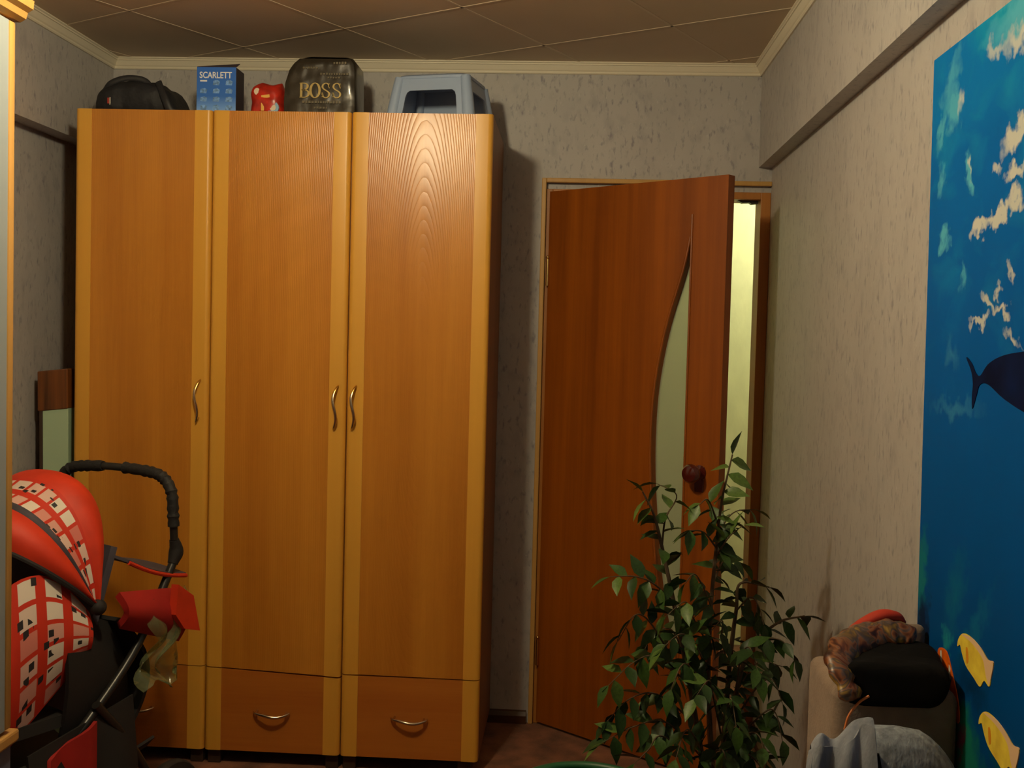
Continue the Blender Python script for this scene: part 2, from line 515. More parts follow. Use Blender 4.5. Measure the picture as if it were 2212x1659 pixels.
f += [(0, 1, 2, 3), tuple((len(zs) - 1) * 4 + k for k in range(4))]
g.add(v, f).build('glass_pane', m_frost, door)
g = G().tube([L(a - .003, z, .001) for z, a in ARC], .005, 8)
g.tube([L(.631, .37, .001), L(.631, 1.90, .001)], .004, 8)
g.build('glazing_bead', m_leaf, door, True)
kn = G()
for side in (1, -1):
    base = 0 if side == 1 else -LT
    gg = G().lathe([(.026, 0), (.026, .004), (.012, .008), (.011, .026), (.020, .032), (.031, .044), (.033, .056), (.026, .068), (.012, .073), (.0001, .074)], 0, 0, 22)
    kn.add([L(.691, 1.036, base) + ldir * p.x + Vector((0, 0, p.y)) + lnrm * (p.z * side) for p in gg.v], gg.f)
kn.build('knob', m_knob, door, True)
g = G().xf(lambda p: p)
g.add([L(.691 + a, 1.036 + b, d) for a, b, d in [(-.02, .02, .001), (.02, .02, .001), (.017, -.065, .001), (-.017, -.065, .001), (-.018, .018, .005), (.018, .018, .005), (.015, -.062, .005), (-.015, -.062, .005)]],
      [(0, 1, 2, 3), (4, 5, 6, 7), (0, 1, 5, 4), (1, 2, 6, 5), (2, 3, 7, 6), (3, 0, 4, 7)])
g.build('knob_plate', m_knob, door)
for hz in (1.72, .28):
    g = G().tube([(HX - .002, HY - .006, hz - .05), (HX - .002, HY - .006, hz + .05)], .006, 10)
    g.ball((HX - .002, HY - .006, hz + .056), .007, 10, 6)
    g.build('hinge', m_brass, door, True)

# ------------------------------------------------------------------ ceiling lamp
m_bulb = mat('lamp_globe', (1, 1, 1), .5, emit=LAMP_COLOR, estr=LAMP_STRENGTH)
t = thing('ceiling_lamp', (LAMP[0], LAMP[1], CEIL), 'small ceiling lamp with a glowing white globe', 'lamp')
G().lathe([(.0001, 0), (.06, 0), (.06, -.012), (.03, -.028), (.022, -.05), (.0001, -.05)], LAMP[0], LAMP[1], 24, cz=CEIL).build('canopy', m_brass, t, True)
G().lathe([(.0001, 0), (.024, 0), (.03, -.02), (.03, -.03)], LAMP[0], LAMP[1], 20, cz=CEIL - .045).build('socket', m_brass, t, True)
G().ball(LAMP, .066, 24, 14).build('globe', m_bulb, t, True)

# ================================================================== WARDROBE
m_panel = wood('wardrobe_panel', (0.46, 0.165, 0.017), (0.62, 0.255, 0.030), 0.30, grain=0.8, rings=True, bands=5, bstr=0.22)
m_strip = wood('wardrobe_strip', (0.68, 0.335, 0.042), (0.78, 0.405, 0.055), 0.38, grain=0.4, bands=4, bstr=0.04)
m_draw = wood('wardrobe_drawer', (0.40, 0.115, 0.014), (0.52, 0.180, 0.025), 0.36, grain=0.8, bands=5, horizontal=True, bstr=0.08)
m_foot = mat('wardrobe_foot', (0.04, 0.02, 0.012), .6)
m_handle = mat('handle_metal', (0.62, 0.52, 0.38), 0.22, metal=1.0)
m_hgold = mat('handle_gold', (0.85, 0.55, 0.16), 0.2, metal=1.0)
WX = [-1.681, -1.2155, -0.7500, -0.2815]
WZ, WB, WY = 2.197, .052, -.540
wd = thing('wardrobe', (-.98, -.28, 0), 'tall three-door wardrobe of honey and orange brown wood with three drawers below', 'wardrobe')
g = G()
g.box(-1.679, -1.661, -.516, -.022, .05, WZ - .001, .001)
g.box(-.3015, -.2835, -.516, -.022, .05, WZ - .001, .001)
g.box(-1.661, -.3015, -.516, -.022, WZ - .019, WZ - .001)
g.box(-1.661, -.3015, -.516, -.022, .05, .068)
g.box(-1.661, -.3015, -.030, -.022, .068, WZ - .019)
for x in WX[1:3]: g.box(x - .009, x + .009, -.514, -.03, .068, WZ - .019)
g.build('carcass', wood('carcass_wood', (0.20, 0.09, 0.03), (0.27, 0.12, 0.045), .5), wd)
for x in (WX[0] + .05, WX[1] - .03, WX[1] + .03, WX[2] - .03, WX[2] + .03, WX[3] - .05):
    for y in (-.50, -.06):
        G().box(x - .022, x + .022, y - .02, y + .02, 0, .05, .003).build('foot', m_foot, wd)
SW = .056
def strip(g, x0, x1, zt, zb0, zb1, round_side):
    """vertical moulding, rounded towards the seam; zb0/zb1 bottom heights at x0/x1"""
    r = .016; n = 6
    prof = []
    if round_side < 0:
        prof = [(x1, -.518), (x1, WY + .001)] + [(x0 + r - r * math.sin(a), WY + r - r * math.cos(a)) for a in [PI / 2 * k / n for k in range(n + 1)]] + [(x0, -.518)]
    else:
        prof = [(x0, -.518), (x0, WY + .001)] + [(x1 - r + r * math.sin(a), WY + r - r * math.cos(a)) for a in [PI / 2 * k / n for k in range(n + 1)]] + [(x1, -.518)]
    m = len(prof)
    zb = lambda x: zb0 + (zb1 - zb0) * (x - x0) / (x1 - x0)
    v = [(x, y, zb(x)) for x, y in prof] + [(x, y, zt) for x, y in prof]
    f = [tuple(range(m)), tuple(range(m, 2 * m))] + [(i, (i + 1) % m, m + (i + 1) % m, m + i) for i in range(m)]
    g.add(v, f)
def board(g, x0, x1, y0, y1, zt0, zt1, zb0, zb1):
    v = [(x0, y0, zb0), (x1, y0, zb1), (x1, y1, zb1), (x0, y1, zb0), (x0, y0, zt0), (x1, y0, zt1), (x1, y1, zt1), (x0, y1, zt0)]
    g.add(v, [(0, 1, 2, 3), (4, 5, 6, 7), (0, 1, 5, 4), (1, 2, 6, 5), (2, 3, 7, 6), (3, 0, 4, 7)])
BOT = [(.342, .338), (.338, .319), (.331, .329)]      # the middle door hangs a little out of true
DRT = [(.339, .335), (.334, .313), (.326, .325)]
HND = [(-1.249, 1.232), (-.784, 1.225), (-.7235, 1.2265)]
for i in range(3):
    x0, x1 = WX[i] + .0016, WX[i + 1] - .0016
    b0, b1 = BOT[i]
    k = (b1 - b0) / (x1 - x0)
    g = G(); board(g, x0 + SW, x1 - SW, -.5365, -.518, WZ, WZ, b0 + k * SW, b1 - k * SW)
    d = g.build('door', m_panel, wd)
    g = G(); strip(g, x0, x0 + SW, WZ, b0, b0 + k * SW, -1); g.build('edge_strip', m_strip, d, True)
    g = G(); strip(g, x1 - SW, x1, WZ, b1 - k * SW, b1, 1); g.build('edge_strip', m_strip, d, True)
    hx, hz = HND[i]
    # S shaped bow handle
    P = []; R = []
    for q in range(25):
        t = q / 24; z = hz + .074 - .148 * t
        x = hx + .007 * math.sin(2 * PI * (t * .95 + .52)) + .011 * (.5 - t) * abs(2 * t - 1) ** 1.2 * 1.6
        y = WY - .004 - .026 * math.sin(PI * t) ** .6
        P.append((x, y, z)); R.append(.0018 + .0036 * math.sin(PI * t) ** .6)
    g = G().tube(P, R, 10, flat=.7)
    for t in (.12, .88):
        p = P[int(t * 24)]
        g.tube([(p[0], p[1], p[2]), (p[0], WY + .004, p[2])], .0035, 8)
    g.build('handle', m_handle, d, True)
    g = G().tube(P[:6], [r + .0007 for r in R[:6]], 10, flat=.7); g.build('handle_tip', m_hgold, d, True)
for i in range(3):
    x0, x1 = WX[i] + .0016, WX[i + 1] - .0016
    a0, a1 = DRT[i]
    k = (a1 - a0) / (x1 - x0)
    g = G(); board(g, x0 + SW, x1 - SW, -.5365, -.518, a0 + k * SW, a1 - k * SW, WB, WB)
    d = g.build('drawer', m_draw, wd)
    def dstrip(xa, xb, side):
        g = G(); za = a0 + k * (xa - x0); zb = a0 + k * (xb - x0)
        strip(g, xa, xb, WB, za, zb, side)
        return g
    dstrip(x0, x0 + SW, -1).build('edge_strip', m_strip, d, True)
    dstrip(x1 - SW, x1, 1).build('edge_strip', m_strip, d, True)
    cx = (x0 + x1) / 2; hz = .190
    P = []; R = []
    for q in range(21):
        t = q / 20; x = cx - .062 + .124 * t
        P.append((x, WY - .003 - .028 * math.sin(PI * t) ** .55, hz + .003 * math.sin(2 * PI * t) - .006 * math.sin(PI * t)))
        R.append(.0022 + .0034 * math.sin(PI * t) ** .6)
    g = G().tube(P, R, 10)
    for t in (2, 18): g.tube([P[t], (P[t][0], WY + .004, P[t][2] + .002)], .004, 8)
    g.build('handle', m_handle, d, True)

# ================================================================== THINGS ON TOP OF THE WARDROBE
TOP = WZ + .0004
m_black = mat('black_nylon', (0.012, 0.012, 0.016), .65, var=.3, vscale=20, bump=.5, bscale=45)
m_blackstrap = mat('black_strap', (0.016, 0.016, 0.02), .5)
m_zip = mat('zip_metal', (.45, .40, .33), .3, metal=1)
m_tag = mat('red_pull', (.35, .03, .02), .5)
# duffel bag
t = thing('duffel_bag', (-1.53, -.30, TOP), 'limp black duffel bag lying on the wardrobe beside the blue box', 'bag')
HT = [(0, .02), (.04, .075), (.10, .105), (.2, .128), (.35, .142), (.5, .148), (.65, .140), (.78, .128), (.86, .10), (.92, .05), (.97, .028), (1, .01)]
def bagf(u, v):
    h = lerp_prof(HT, u) * .92; a = v * 2 * PI
    x = -1.705 + .335 * u
    cy = -.30; wy = .115 * (1 - abs(2 * u - 1) ** 6) + .012
    ca, sa = math.cos(a), math.sin(a)
    ex = .6
    y = cy + wy * math.copysign(abs(ca) ** ex, ca)
    z = TOP + h * .5 + h * .5 * math.copysign(abs(sa) ** ex, sa)
    d = noise.noise(Vector((x * 18, y * 18, z * 22))) * .010 + noise.noise(Vector((x * 45 + 3, y * 40, z * 50))) * .004
    z = max(TOP + .0005, z + d * (1 if sa > -.5 else 0)); y += d * .8
    return (x, y, z)
g = G().grid(bagf, 44, 40)
g.build('body', m_black, t, True, 80)
hp = catmull([(-1.645, -.40, TOP + .085), (-1.615, -.415, TOP + .112), (-1.57, -.412, TOP + .130), (-1.525, -.405, TOP + .132), (-1.495, -.40, TOP + .122), (-1.475, -.405, TOP + .095)], 6)
G().tube(hp, .010, 8, flat=.35, side=(0, -1, 0)).build('carry_handle', m_blackstrap, t, True)
G().tube(catmull([(-1.45, -.41, TOP + .12), (-1.42, -.43, TOP + .06), (-1.40, -.43, TOP + .02), (-1.375, -.42, TOP + .012)], 6), .012, 8, flat=.4, side=(0, -1, 0)).build('shoulder_strap', m_blackstrap, t, True)
G().tube(catmull([(-1.655, -.335, TOP + .098), (-1.60, -.31, TOP + .122), (-1.53, -.30, TOP + .134), (-1.46, -.31, TOP + .120)], 5), .0035, 6).build('zip', m_zip, t, True)
G().box(-1.613, -1.609, -.431, -.427, TOP + .035, TOP + .062, .001).build('zip_pull', m_zip, t)
G().box(-1.620, -1.613, -.431, -.426, TOP + .040, TOP + .060, .001).build('brand_tab', m_tag, t)

# blue carton
def zgrad(name, stops, zlo, zhi, rough=.4):
    m = bpy.data.materials.new(name); m.use_nodes = True
    n, l = nodes_of(m); b = n['Principled BSDF']
    tc = n.new('ShaderNodeTexCoord'); sp = n.new('ShaderNodeSeparateXYZ'); l.new(tc.outputs['Object'], sp.inputs[0])
    mr = n.new('ShaderNodeMapRange'); mr.inputs[1].default_value = zlo; mr.inputs[2].default_value = zhi; l.new(sp.outputs[2], mr.inputs[0])
    rp = n.new('ShaderNodeValToRGB')
    while len(rp.color_ramp.elements) < len(stops): rp.color_ramp.elements.new(.5)
    for e, (p, cc) in zip(rp.color_ramp.elements, stops): e.position = p; e.color = (*cc, 1)
    l.new(mr.outputs[0], rp.inputs[0]); l.new(rp.outputs[0], b.inputs['Base Color'])
    b.inputs['Roughness'].default_value = rough
    return m
m_carton = zgrad('carton_print', [(0, (.35, .55, .9)), (.18, (.16, .36, .85)), (.42, (.03, .16, .62)), (1, (.03, .15, .60))], 0, .172)
m_cardin = mat('carton_inside', (.05, .035, .05), .8)
m_cardside = mat('carton_side', (.045, .035, .045), .6)
m_white = mat('white_print', (.85, .85, .88), .5)
m_pict = mat('pale_print', (.16, .33, .72), .5, var=.5, vscale=120)
bx = thing('appliance_box', (-1.262, -.34, TOP), 'upright blue printed carton with white lettering and a raised dark lid on the wardrobe', 'box')
fx0, fx1, fy = -1.312, -1.176, -.42
G().box(fx0, fx1, fy, fy + .003, TOP, TOP + .170, .0008).build('front_panel', m_carton, bx)
G().box(fx1 - .003, fx1, fy + .003, fy + .09, TOP, TOP + .170).build('side_panel', m_cardside, bx)
G().box(fx0, fx0 + .003, fy + .003, fy + .09, TOP, TOP + .170).build('side_panel', m_cardside, bx)
G().box(fx0 + .003, fx1 - .003, fy + .087, fy + .09, TOP, TOP + .170).build('back_panel', m_cardside, bx)
G().box(fx0 + .003, fx1 - .003, fy + .003, fy + .087, TOP, TOP + .003).build('bottom_panel', m_cardside, bx)
g = G(); v = [(fx0, fy + .002, TOP + .170), (fx1, fy + .002, TOP + .170), (fx1 + .002, fy + .035, TOP + .188), (fx0 + .012, fy + .030, TOP + .178)]
v += [(p[0], p[1] + .002, p[2] + .003) for p in v]
g.add(v, [(0, 1, 2, 3), (4, 5, 6, 7), (0, 1, 5, 4), (1, 2, 6, 5), (2, 3, 7, 6), (3, 0, 4, 7)]).build('lid', m_cardin, bx)
text_mesh('SCARLETT', .030, 'lettering', m_white, bx, (fx0 + .010, fy - .0004, TOP + .133), (1, 0, 0), (0, 0, 1), (0, -1, 0), .0004, width=.112, bold=.0006)
for r in range(4):
    for cI in range(3):
        if r == 0 and cI == 0:
            G().box(fx0 + .012, fx0 + .036, fy - .0005, fy + .001, TOP + .121, TOP + .126).build('printed_mark', m_white, bx)
            continue
        x = fx0 + .024 + cI * .044; z = TOP + .118 - r * .028
        G().prism([(x - .012, z - .008), (x + .010, z - .009), (x + .013, z + .004), (x + .004, z + .009), (x - .010, z + .006)], fy - .0005, fy + .001, 'y').build('printed_picture', m_pict, bx)

# red snack packet
m_red = mat('red_foil', (.48, .025, .012), .28, var=.45, vscale=26, bump=.25, bscale=30)
m_yel = mat('yellow_print', (.85, .48, .10), .4)
m_sky = mat('skyblue_print', (.30, .50, .70), .4)
m_wht = mat('cream_print', (.80, .65, .50), .4)
t = thing('snack_packet', (-1.075, -.36, TOP), 'small glossy red packet with yellow and pale blue print beside the carrier bag', 'packet')
def packf(u, v):
    a = v * 2 * PI; k = 1 - abs(2 * u - 1) ** 5
    h = .128 * u
    wx = .060 - .004 * u + (-.012 * max(0, u - .8) / .2); wy = .004 + .042 * (1 - (2 * u - 1) ** 4) ** .7
    ca, sa = math.cos(a), math.sin(a)
    x = -1.078 + wx * math.copysign(abs(ca) ** .6, ca); y = -.36 + wy * math.copysign(abs(sa) ** .8, sa)
    d = noise.noise(Vector((x * 40, y * 40, h * 40))) * .004
    return (x + d, y + d, TOP + h + (.004 * math.sin(x * 90) if u > .9 else 0))
g = G().grid(packf, 20, 36)
n0 = len(g.v)
g.build('pouch', m_red, t, True, 80)
def decal(pts, y, m, name, par):
    G().prism(pts, y - .0012, y + .006, 'y').build(name, m, par)
circ = lambda x, z, r, n=14, sx=1: [(x + r * sx * math.cos(2 * PI * k / n), z + r * math.sin(2 * PI * k / n)) for k in range(n)]
decal(circ(-1.108, TOP + .094, .012, sx=.9), -.4005, m_wht, 'printed_patch', t)
decal([(-1.092, TOP + .028), (-1.082, TOP + .028), (-1.080, TOP + .070), (-1.062, TOP + .074), (-1.064, TOP + .084), (-1.092, TOP + .080)], -.4045, m_yel, 'printed_stroke', t)
decal(circ(-1.052, TOP + .040, .021), -.402, m_sky, 'printed_disc', t)
decal(circ(-1.052, TOP + .040, .011), -.4030, m_wht, 'printed_patch', t)

# black and gold carrier bag
m_boss = mat('black_plastic', (0.030, 0.024, 0.016), .30, bump=.35, bscale=24, coat=.25)
m_gold = mat('gold_print', (.42, .30, .10), .45, metal=.3)
m_gold2 = mat('dull_gold_print', (.11, .085, .04), .45)
t = thing('carrier_bag', (-.89, -.33, TOP), 'bulky glossy black carrier bag with gold lettering beside the red packet', 'bag')
out = [(-1.018, 0), (-1.021, .06), (-1.018, .120), (-1.004, .165), (-.984, .198), (-.958, .221), (-.925, .228), (-.80, .226), (-.784, .222), (-.772, .206), (-.768, .17), (-.767, .08), (-.765, 0)]
n = len(out); g = G(); v = []; f = []
cxm, czm = -.89, .11
layers = [(-.405, .94), (-.418, .975), (-.400, 1.0), (-.30, 1.0), (-.255, .985), (-.245, .95)]
out = [(x + .004, z * .94) for x, z in out]
layers = [(-.412, .955), (-.404, .985), (-.392, 1.0), (-.28, 1.0), (-.25, .96)]
for (y, k) in layers:
    for (x, z) in out:
        zz = max(0, czm + (z - czm) * k) if z > 0 else 0
        v.append((cxm + (x - cxm) * k + noise.noise(Vector((x * 20, y * 30, z * 20))) * .003, y, TOP + zz))
for i in range(len(layers) - 1):
    for k in range(n): f.append((i * n + k, i * n + (k + 1) % n, (i + 1) * n + (k + 1) % n, (i + 1) * n + k))
f.append(tuple((len(layers) - 1) * n + k for k in range(n)))
g.add(v, f)
# front sheet with gentle creases
nf = 22
def sheet(u, w_):
    z = .001 + .2035 * w_
    xl = lerp_prof([(0, -1.012), (.06, -1.015), (.12, -1.012), (.165, -.998), (.186, -.984), (.205, -.962)], z); xr = lerp_prof([(0, -.771), (.16, -.774), (.19, -.778), (.205, -.790)], z)
    x = xl + (xr - xl) * u
    e = min(u, 1 - u, w_ * 3 + .05, 1 - w_); k = min(1, e / .07)
    return (x + .004, -.412 - .006 * k - .003 * k * noise.noise(Vector((x * 14, z * 22, 1))) - .002 * k * noise.noise(Vector((x * 50, z * 30, 4))), TOP + z)
g.build('bag_body', m_boss, t, True, 60)
G().grid(sheet, 30, 26).build('front_sheet', m_boss, t, True, 80)
# serif capitals drawn with a broad pen: thick uprights, hairline horizontals
def pen(g, pts, y, thick, thin):
    pts = catmull([(p[0], 0, p[1]) for p in pts], 8) if len(pts) > 2 else [Vector((p[0], 0, p[1])) for p in pts]
    A = []; B = []
    for i in range(len(pts)):
        t_ = (pts[min(i + 1, len(pts) - 1)] - pts[max(i - 1, 0)]).normalized()
        h_ = thin + (thick - thin) * abs(t_.z) ** 1.5
        nn = Vector((-t_.z, 0, t_.x)) * h_ / 2
        A.append(pts[i] + nn); B.append(pts[i] - nn)
    for i in range(len(pts) - 1):
        q = [A[i], A[i + 1], B[i + 1], B[i]]
        g.add([(p.x, y, p.z) for p in q] + [(p.x, y + .004, p.z) for p in q], [(0, 1, 2, 3), (4, 5, 6, 7), (0, 1, 5, 4), (1, 2, 6, 5), (2, 3, 7, 6), (3, 0, 4, 7)])
LH, TK, TN = .047, .0078, .0026
def letter(ch, x, z):
    g = G(); P = lambda pts: [(x + a * .031, z + b * LH) for a, b in pts]
    if ch == 'B':
        pen(g, P([(.18, 0), (.18, 1)]), -.4225, TK, TN)
        pen(g, P([(.0, 1), (.55, 1), (.84, .9), (.86, .72), (.58, .53), (.18, .52)]), -.4225, TK, TN)
        pen(g, P([(.18, .52), (.60, .52), (.96, .4), (.98, .16), (.62, .0), (.0, 0)]), -.4225, TK, TN)
    elif ch == 'O':
        pen(g, P([(.5 + .5 * math.sin(2 * PI * k / 16), .5 + .52 * math.cos(2 * PI * k / 16)) for k in range(17)]), -.4225, TK, TN)
    else:
        pen(g, P([(.86, .74), (.78, .92), (.5, 1.02), (.2, .92), (.12, .74), (.3, .58), (.62, .46), (.86, .30), (.80, .08), (.5, -.02), (.18, .08), (.08, .28)]), -.4225, TK * .8, TN)
        pen(g, P([(.87, .66), (.87, 1.0)]), -.4225, TN, TN); pen(g, P([(.08, .02), (.08, .36)]), -.4225, TN, TN)
    g.build('letter', m_gold, t)
for k_, ch in enumerate('BOSS'): letter(ch, -.955 + k_ * .0375, TOP + .072)
for (xa, xb, z, h, mm) in ((-.885, -.792, .148, .007, m_gold2), (-.860, -.818, .136, .006, m_gold2), (-.840, -.795, .184, .008, m_gold2), (-.945, -.815, .052, .010, m_gold2), (-.905, -.860, .034, .007, m_gold2), (-.945, -.895, .168, .007, m_gold2)):
    x = xa; rr = random.Random(int(z * 1000))
    while x < xb:
        ww = rr.uniform(.004, .008)
        G().box(x, x + ww, -.4228, -.412, TOP + z, TOP + z + h * rr.uniform(.75, 1)).build('printed_mark', mm, t)
        x += ww + .003

# pale blue plastic stool
m_stool = mat('pale_blue_plastic', (0.33, 0.42, 0.60), .38)
t = thing('step_stool', (-.49, -.30, TOP), 'pale blue plastic step stool with open sides standing at the end of the wardrobe', 'stool')
SR = math.radians(-12); SH = .153
def S(x, y, z):
    p = Matrix.Rotation(SR, 3, 'Z') @ Vector((x, y, 0))
    return Vector((-.484 + p.x, -.30 + p.y, TOP + z))
def half(z): return .149 - .022 * z / SH, .130 - .022 * z / SH      # half sizes at height z
def face_panel(axis, sgn):
    """one side with a rounded window, as a ring of quads with thickness"""
    zw0, zw1 = .0, .118
    def P(u, z, d):
        hx, hy = half(z)
        if axis == 'y': return S(u * (hx - .0), sgn * (hy - d), z)
        return S(sgn * (hx - d), u * (hy - .0), z)
    win = [(-.68, 0.0), (-.66, .084), (-.63, .097), (-.56, .104), (.56, .104), (.63, .097), (.66, .084), (.68, 0.0)]
    outl = [(-1, 0), (-1, .084), (-1, .115), (-1, SH), (1, SH), (1, .115), (1, .084), (1, 0)]
    g = G(); n = len(win)
    v = []
    for d in (0, .006):
        v += [P(u, z, d) for u, z in outl] + [P(u, z, d) for u, z in win]
    f = []
    for k in range(n - 1):
        f.append((k, k + 1, n + k + 1, n + k)); f.append((2 * n + k, 2 * n + k + 1, 3 * n + k + 1, 3 * n + k))
        f.append((n + k, n + k + 1, 3 * n + k + 1, 3 * n + k)); f.append((k, k + 1, 2 * n + k + 1, 2 * n + k))
    for a in (0, n - 1): f.append((a, n + a, 3 * n + a, 2 * n + a))
    if (axis, sgn) in (('y', 1), ('x', -1)):  # unseen back and left windows filled in, added to keep the inside dark
        f.append(tuple(range(n, 2 * n))); f.append(tuple(range(3 * n, 4 * n)))
    return g.add(v, f)
for ax, sg in (('y', -1), ('y', 1), ('x', 1), ('x', -1)):
    face_panel(ax, sg).build('side_panel', m_stool, t)
for sx in (-1, 1):
    for sy in (-1, 1):
        g = G(); P = []
        for z in (0.004, .06, .12, SH - .004):
            hx, hy = half(z); P.append(S(sx * (hx - .010), sy * (hy - .010), z))
        g.tube(P, [.022, .021, .0195, .018], 14); g.build('leg', m_stool, t, True)
g = G()
hx, hy = half(SH)
v = []
ring = []
for k in range(40):
    a = 2 * PI * k / 40; ca, sa = math.cos(a), math.sin(a)
    ring.append((math.copysign(abs(ca) ** .3, ca), math.copysign(abs(sa) ** .3, sa)))
v = [S(a * (hx + .004), b * (hy + .004), SH - .008) for a, b in ring] + [S(a * (hx + .006), b * (hy + .006), SH) for a, b in ring] + [S(a * (hx - .002), b * (hy - .002), SH + .006) for a, b in ring]
f = [tuple(range(40)), tuple(range(80, 120))]
for i in range(2):
    for k in range(40): f.append((i * 40 + k, i * 40 + (k + 1) % 40, (i + 1) * 40 + (k + 1) % 40, (i + 1) * 40 + k))
g.add(v, f).build('seat', m_stool, t, True)

# ================================================================== SEA MURAL ON THE RIGHT WALL
def water_mat():
    m = bpy.data.materials.new('sea_print'); m.use_nodes = True
    n, l = nodes_of(m); b = n['Principled BSDF']
    tc = n.new('ShaderNodeTexCoord'); sp = n.new('ShaderNodeSeparateXYZ'); l.new(tc.outputs['Object'], sp.inputs[0])
    mr = n.new('ShaderNodeMapRange'); mr.inputs[1].default_value = .55; mr.inputs[2].default_value = 2.06; l.new(sp.outputs[2], mr.inputs[0])
    nz = n.new('ShaderNodeTexNoise'); nz.inputs['Scale'].default_value = 5; nz.inputs['Detail'].default_value = 3; l.new(tc.outputs['Object'], nz.inputs['Vector'])
    ad = n.new('ShaderNodeMath'); ad.operation = 'MULTIPLY_ADD'; ad.inputs[1].default_value = .16; l.new(nz.outputs['Fac'], ad.inputs[0]); l.new(mr.outputs[0], ad.inputs[2])
    rp = n.new('ShaderNodeValToRGB')
    st = [(.10, (.002, .035, .11)), (.28, (.001, .062, .24)), (.45, (.001, .082, .33)), (.72, (.001, .105, .42)), (.92, (.002, .14, .50)), (1.0, (.003, .18, .55))]
    while len(rp.color_ramp.elements) < len(st): rp.color_ramp.elements.new(.5)
    for e, (p, cc) in zip(rp.color_ramp.elements, st): e.position = min(p, 1); e.color = (*cc, 1)
    l.new(ad.outputs[0], rp.inputs[0])
    # darker towards the left border
    # light glints, denser near the surface
    mp = n.new('ShaderNodeMapping'); mp.inputs['Scale'].default_value = (1, 1.0, 1.6); mp.inputs['Rotation'].default_value = (.5, 0, 0)
    l.new(tc.outputs['Object'], mp.inputs['Vector'])
    def glint(scale, lo, hi, col, zlo, zhi, prev):
        z2 = n.new('ShaderNodeTexNoise'); z2.inputs['Scale'].default_value = scale; z2.inputs['Detail'].default_value = 4; z2.inputs['Distortion'].default_value = .4
        l.new(mp.outputs[0], z2.inputs['Vector'])
        r = n.new('ShaderNodeMapRange'); r.inputs[1].default_value = lo; r.inputs[2].default_value = hi; l.new(z2.outputs['Fac'], r.inputs[0])
        h = n.new('ShaderNodeMapRange'); h.inputs[1].default_value = zlo; h.inputs[2].default_value = zhi; l.new(sp.outputs[2], h.inputs[0])
        mu = n.new('ShaderNodeMath'); mu.operation = 'MULTIPLY'; l.new(r.outputs[0], mu.inputs[0]); l.new(h.outputs[0], mu.inputs[1])
        mx = n.new('ShaderNodeMixRGB'); mx.inputs[2].default_value = (*col, 1); l.new(mu.outputs[0], mx.inputs[0]); l.new(prev, mx.inputs[1])
        return mx.outputs[0]
    o = glint(7, .50, .70, (.008, .24, .55), 1.35, 1.95, rp.outputs[0])
    # single patches of broken light on the water: (y, z, ry, rz, rotation, whiteness)
    dn = n.new('ShaderNodeTexNoise'); dn.inputs['Scale'].default_value = 34; dn.inputs['Detail'].default_value = 3; l.new(tc.outputs['Object'], dn.inputs['Vector'])
    sb = n.new('ShaderNodeVectorMath'); sb.operation = 'SUBTRACT'; sb.inputs[1].default_value = (.5, .5, .5); l.new(dn.outputs['Color'], sb.inputs[0])
    sc = n.new('ShaderNodeVectorMath'); sc.operation = 'SCALE'; sc.inputs['Scale'].default_value = .085; l.new(sb.outputs[0], sc.inputs[0])
    av = n.new('ShaderNodeVectorMath'); av.operation = 'ADD'; l.new(tc.outputs['Object'], av.inputs[0]); l.new(sc.outputs[0], av.inputs[1])
    fine = n.new('ShaderNodeTexNoise'); fine.inputs['Scale'].default_value = 120; fine.inputs['Detail'].default_value = 2; l.new(tc.outputs['Object'], fine.inputs['Vector'])
    def patch(prev, y, z, ry, rz, rot, col, soft, k):
        mp = n.new('ShaderNodeMapping'); mp.vector_type = 'TEXTURE'
        mp.inputs['Location'].default_value = (0, y + 2.7, z - MZ0); mp.inputs['Rotation'].default_value = (rot, 0, 0); mp.inputs['Scale'].default_value = (10, ry, rz)
        l.new(av.outputs[0], mp.inputs['Vector'])
        gr = n.new('ShaderNodeTexGradient'); gr.gradient_type = 'SPHERICAL'; l.new(mp.outputs[0], gr.inputs['Vector'])
        r = n.new('ShaderNodeMapRange'); r.inputs[1].default_value = 0.0; r.inputs[2].default_value = soft; r.inputs[4].default_value = k; l.new(gr.outputs['Fac'], r.inputs[0])
        mx = n.new('ShaderNodeMixRGB'); mx.inputs[2].default_value = (*col, 1); l.new(r.outputs[0], mx.inputs[0]); l.new(prev, mx.inputs[1])
        return mx.outputs[0]
    TE, CY, WH = (.01, .33, .55), (.10, .48, .66), (.62, .64, .60)
